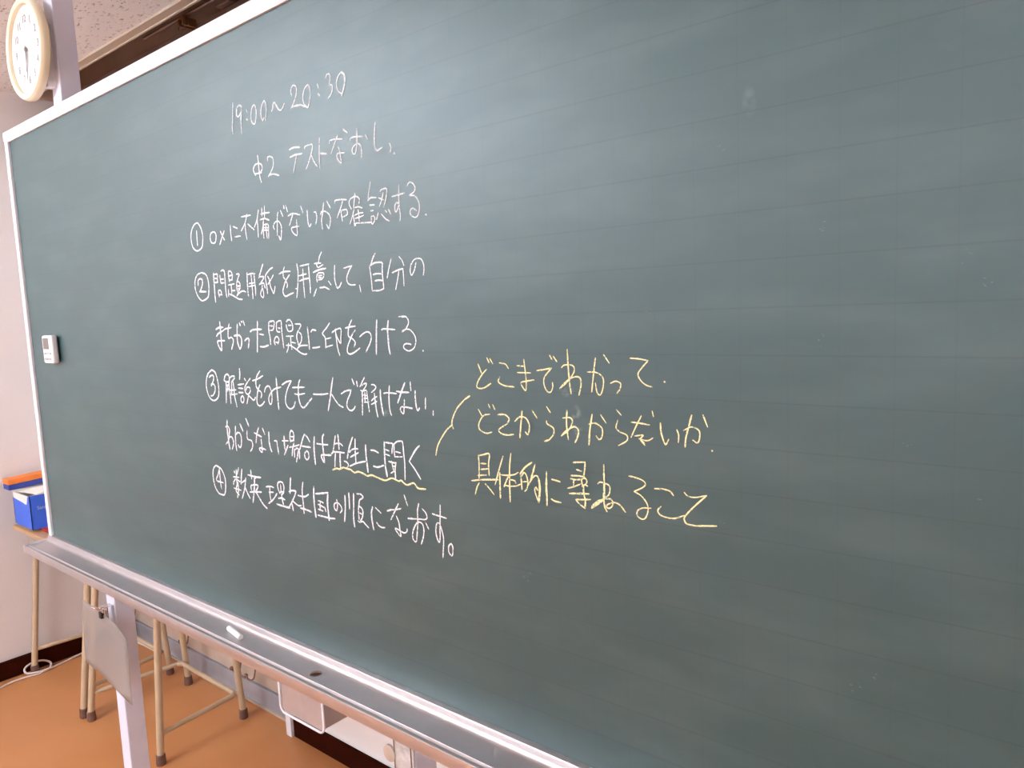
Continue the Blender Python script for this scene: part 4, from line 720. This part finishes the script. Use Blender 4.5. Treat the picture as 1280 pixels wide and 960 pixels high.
# ---------------------------------------------------------------- the two school desks behind the board
def desk(label, fl, fr, bl, br, first):
    """feet given as (x, y); top front edge at y = .2"""
    x0 = fl[0] - .0; x1 = fr[0] + .0
    t = thing('school_desk', label, 'desk', ((x0 + x1) / 2, .38, ZF))
    TX0, TX1, TY0, TY1, TZ = first
    tp = obj('desktop', B(TX0, TX1, TY0, TY1, TZ - .018, TZ, bev=.004), M_wood, t)
    obj('book_tray', B(TX0 + .05, TX1 - .05, TY0 + .03, TY1 - .03, TZ - .11, TZ - .0185, bev=.006), mat('desk_box', rgb(170, 155, 140), .5), t)
    for (fx, fyy), (tx, ty) in ((fl, (fl[0] + .012, .285)), (fr, (fr[0] - .012, .285)), (bl, (bl[0] + .03, .520)), (br, (br[0] - .004, .520))):
        lg = bmesh.new()
        tube(lg, [(fx, fyy, ZF + .028), (tx, ty, TZ - .0185)], .0118, 14)
        lo = obj('leg', lg, M_beige, t, smooth=True)
        cp = bmesh.new(); tube(cp, [(fx, fyy, ZF), (fx, fyy, ZF + .004), (fx, fyy, ZF + .034), (fx, fyy, ZF + .036)], [.0150, .0160, .0146, .0125], 16)
        obj('foot_cap', cp, M_cap, lo, smooth=True)
    zb = -.748
    def lerp(a, b, k): return (a[0] + (b[0] - a[0]) * k, a[1] + (b[1] - a[1]) * k)
    k = (zb - ZF) / (-.2135 - ZF)
    F = (fr[0] - .012 * k, fr[1] + (.285 - fr[1]) * k); G = (fl[0] + .012 * k, fl[1] + (.285 - fl[1]) * k)
    H = (br[0], br[1] - .010); I = (bl[0] + .006, bl[1] - .010)
    c = .045
    def toward(a, b, d):
        v = Vector((b[0] - a[0], b[1] - a[1])); v.normalize(); return (a[0] + v.x * d, a[1] + v.y * d)
    br_ = bmesh.new()
    path = [(*F, zb), (*toward(H, F, c), zb), (*toward(H, F, c * .35), zb + 0), (*toward(H, I, c * .35), zb), (*toward(H, I, c), zb),
            (*toward(I, H, c), zb), (*toward(I, H, c * .35), zb), (*toward(I, G, c * .35), zb), (*toward(I, G, c), zb), (*G, zb)]
    path = [(p[0], p[1] - .014, p[2]) if 0 < i < 9 else p for i, p in enumerate(path)]
    tube(br_, spline(path, 4), .0085, 12)
    obj('stretcher', br_, M_beige, t, smooth='all')
    return t
desk('beige steel legged school desk in the corner carrying the blue box', (-1.090, .222), (-.531, .205), (-1.06, .562), (-.589, .558), (-1.075, -.50, .198, .585, -.195))
desk('beige steel legged school desk seen under the tray beside the post', (-.484, .212), (.006, .239), (-.438, .560), (-.022, .556), (-.490, .035, .215, .585, -.195))

# red folder, blue box, orange box
tag(obj('folder', B(-1.0, -.70, .235, .50, -.1948, -.183, bev=.002), M_red, None, loc=(-.85, .36, -.1948)), 'red folder lying on the desk under the blue box', 'folder')
bx = thing('blue_box', 'open blue card box with white inside standing on the corner desk', 'box', (-.96, .3, -.183))
X0, X1, Y0, Y1, Zb, Zt = -1.044, -.854, .203, .43, -.1828, -.048
def wallp(pts, a, b, axis):
    bm = bmesh.new()
    def V(u, z, d): return (u, d, z) if axis == 'Y' else (d, u, z)
    A = [bm.verts.new(V(u, z, a)) for u, z in pts]; Bv = [bm.verts.new(V(u, z, b)) for u, z in pts]
    n = len(pts)
    for k in range(n): bm.faces.new((A[k], A[(k + 1) % n], Bv[(k + 1) % n], Bv[k]))
    bm.faces.new(A[::-1]); bm.faces.new(Bv)
    return bm
scoop = [(X0, Zb), (X1, Zb), (X1, Zt - .004), (X1 - .012, Zt - .002), (X1 - .022, Zt - .008), (X1 - .028, Zt - .022), (X1 - .036, Zt - .036), (X1 - .055, Zt - .040), (X1 - .08, Zt - .036), (X0 + .02, Zt - .030), (X0, Zt - .026)]
side = [(Y0, Zb), (Y1, Zb), (Y1, Zt), (Y0, Zt)]
# outside faces blue, inside white: a thin blue skin over a white liner
obj('front_panel', wallp(scoop, Y0, Y0 + .0015, 'Y'), M_blue, bx)
obj('side_panel', wallp(side, X1, X1 - .0015, 'X'), M_blue, bx)
obj('side_panel', wallp([(Y0, Zb), (Y1, Zb), (Y1, Zt), (Y0, Zt - .026)], X0, X0 + .0015, 'X'), M_blue, bx)
obj('back_panel', wallp([(X0, Zb), (X1, Zb), (X1, Zt), (X0, Zt)], Y1, Y1 - .0015, 'Y'), M_blue, bx)
ln = bmesh.new()
merge(ln, wallp([(a, z) for a, z in side], X0 + .0016, X0 + .004, 'X'))
box(ln, X0 + .002, X1 - .002, Y0 + .002, Y1 - .002, Zb + .001, Zb + .004)
merge(ln, wallp([(X0, Zb), (X1, Zb), (X1, Zt - .002), (X0, Zt - .006)], Y0 + .0016, Y0 + .003, 'Y'))
merge(ln, wallp([(Y0, Zb), (Y1, Zb), (Y1, Zt + .040), (Y0 + .03, Zt + .004), (Y0, Zt)], X1 - .0016, X1 - .003, 'X'))
obj('liner', ln, M_cardw, bx, label='white inner lining')
fl = bmesh.new()
a = [fl.verts.new(p) for p in ((-1.035, Y0 + .02, Zt - .006), (X1 - .004, Y0 + .03, Zt + .004), (X1 - .004, Y1 - .01, Zt + .040), (-1.035, Y1 - .01, Zt + .0))]
b = [fl.verts.new((v.co.x, v.co.y, v.co.z - .003)) for v in a]
fl.faces.new(a); fl.faces.new(b[::-1])
for k in range(4): fl.faces.new((a[k], a[(k + 1) % 4], b[(k + 1) % 4], b[k]))
obj('flap', fl, M_cardw, bx, label='white raised flap')
t = text_bm('Sanifree', .020, .0002)
bmesh.ops.rotate(t, verts=t.verts[:], cent=(0, 0, 0), matrix=Matrix.Rotation(math.pi / 2, 3, 'X'))
bmesh.ops.rotate(t, verts=t.verts[:], cent=(0, 0, 0), matrix=Matrix.Rotation(math.pi / 2, 3, 'Z'))
bmesh.ops.translate(t, verts=t.verts[:], vec=(X1 + .0004, Y0 + .055, -.100))
obj('lettering', t, mat('pale_print', rgb(170, 185, 220), .5), bx)

ob = thing('long_box', 'long flat orange and blue box lying across the blue box', 'box', (-1.04, .3, -.05))
def slantbox(x0, x1, y0, y1, z0, z1, dz):
    bm = B(x0, x1, y0, y1, z0, z1, bev=.0015)
    for v in bm.verts: v.co.z += dz * (v.co.y - y0) / (y1 - y0)
    return bm
obj('base', slantbox(-1.108, -1.040, .192, .44, -.046, -.024, .012), M_navy, ob, label='dark blue lower part')
obj('lid', slantbox(-1.109, -1.039, .191, .441, -.0238, -.004, .012), M_orange, ob, label='orange lid')

# ---------------------------------------------------------------- low panel and hook rail along the back wall
gp = thing('low_panel', 'low grey panel standing along the foot of the back wall', 'panel', (-.45, .64, ZF))
obj('face', B(-1.12, .205, .637, .652, ZF + .006, -.772, bev=.002), M_gpanel, gp)
obj('bottom_strip', B(-1.12, .205, .631, .637, ZF, ZF + .008), M_band, gp, label='pale strip along its foot')
hr = thing('hook_rail', 'pale beige rail with small hooks above the low grey panel', 'rail', (-.45, .65, -.76))
obj('plank', B(-1.12, .205, .646, .6598, -.770, -.715, bev=.002), M_band, hr)
obj('plank', B(-1.12, .205, .640, .6598, -.7145, -.60, bev=.002), M_band, hr)
def hook(x):
    bm = bmesh.new()
    tube(bm, spline([(x, .640, -.675), (x, .632, -.690), (x + .004, .624, -.715), (x + .002, .618, -.733), (x - .010, .612, -.740), (x - .022, .608, -.734), (x - .026, .606, -.722)], 5), .0032, 8)
    nb = bmesh.new(); bmesh.ops.create_icosphere(nb, subdivisions=2, radius=.0085, matrix=Matrix.Translation((x - .027, .605, -.724))); merge(bm, nb)
    return bm
for x in (-1.04, -.55, -.145, -.045):
    obj('hook', hook(x), M_hook, hr, smooth='all')

# dark valance and rail behind the top of the board
va = thing('valance', 'brown wooden valance board on the back wall just under the ceiling recess', 'valance', (2, .6, 1.45))
obj('board', B(XL, XR, .585, .6595, 1.21, 1.590, bev=.002), M_brown, va)
obj('board', B(XL, XR, .640, .6595, 1.591, 1.768), M_recess, va, label='upper board in the shaded recess, colour lightened')
obj('batten', B(.165, .245, .565, .640, 1.592, 1.70, bev=.003), M_brown, va, label='pale brown batten')
rl = thing('curtain_rail', 'thin brown curtain rail with bracket above the board', 'rail', (.0, .55, 1.6))
r1 = bmesh.new(); tube(r1, [(-.30, .555, 1.612), (3.0, .555, 1.612)], .006, 10)
obj('rod', r1, M_hook, rl, smooth=True)
br3 = bmesh.new(); box(br3, -.02, .008, .535, .575, 1.596, 1.602, bev=.001); box(br3, -.022, -.016, .535, .584, 1.575, 1.602, bev=.001); box(br3, .004, .010, .535, .584, 1.575, 1.602, bev=.001)
obj('bracket', br3, mat('brass_bracket', rgb(170, 130, 90), .4, metal=.5), rl)
for k in range(4):
    rr = bmesh.new(); x = -.05 + k * .022
    tube(rr, [(x, .555, 1.606), (x, .555, 1.585), (x + .004, .550, 1.575)], .0022, 8)
    obj('runner', rr, M_hook, rl, smooth='all')

# white cord along the floor
cd = bmesh.new()
zf = ZF + .0044
cp_ = [(-1.02, -.14, zf), (-1.035, -.04, zf), (-1.050, .06, zf), (-1.072, .13, zf), (-1.070, .180, zf), (-1.058, .225, zf), (-1.072, .27, zf + .001), (-1.100, .285, zf + .012), (-1.112, .262, zf + .028), (-1.113, .222, zf + .034), (-1.104, .190, zf + .024), (-1.088, .190, zf + .008),
       (-1.068, .215, zf + .006), (-1.064, .262, zf + .004), (-1.078, .31, zf), (-1.092, .36, zf), (-1.100, .42, zf + .004), (-1.105, .50, zf), (-1.05, .60, zf), (-.8, .618, zf)]
tube(cd, spline(cp_, 7), .0042, 8)
tag(obj('power_cord', cd, M_cord, None, smooth='all', loc=(-1.07, .2, ZF)), 'thin white cord trailing along the floor around the corner desk leg', 'cord')

# ---------------------------------------------------------------- ceiling lamps of the room
def lamp(x, y, where):
    t = thing('ceiling_lamp', 'twin tube fluorescent ceiling lamp ' + where, 'lamp', (x, y, ZC), 'fluorescent ceiling lamps')
    bm = extrude_profile([(y - .055, ZC - .0005), (y - .05, ZC - .02), (y - .02, ZC - .055), (y + .02, ZC - .055), (y + .05, ZC - .02), (y + .055, ZC - .0005)], x - .62, x + .62)
    obj('housing', bm, M_white, t)
    for s in (-1, 1):
        tb_ = bmesh.new(); tube(tb_, [(x - .59, y + s * .085, ZC - .065), (x + .59, y + s * .085, ZC - .065)], .0145, 12)
        obj('tube', tb_, M_tubeglow, t, smooth=True)
for x, y, wh in ((-.15, -1.60, 'nearest the board and the clock'), (-.10, -3.0, 'over the middle of the room, at the clock end'),
                 (3.9, -3.0, 'over the middle of the room, far from the clock'), (1.9, -4.5, 'at the back of the room')):
    lamp(x, y, wh)
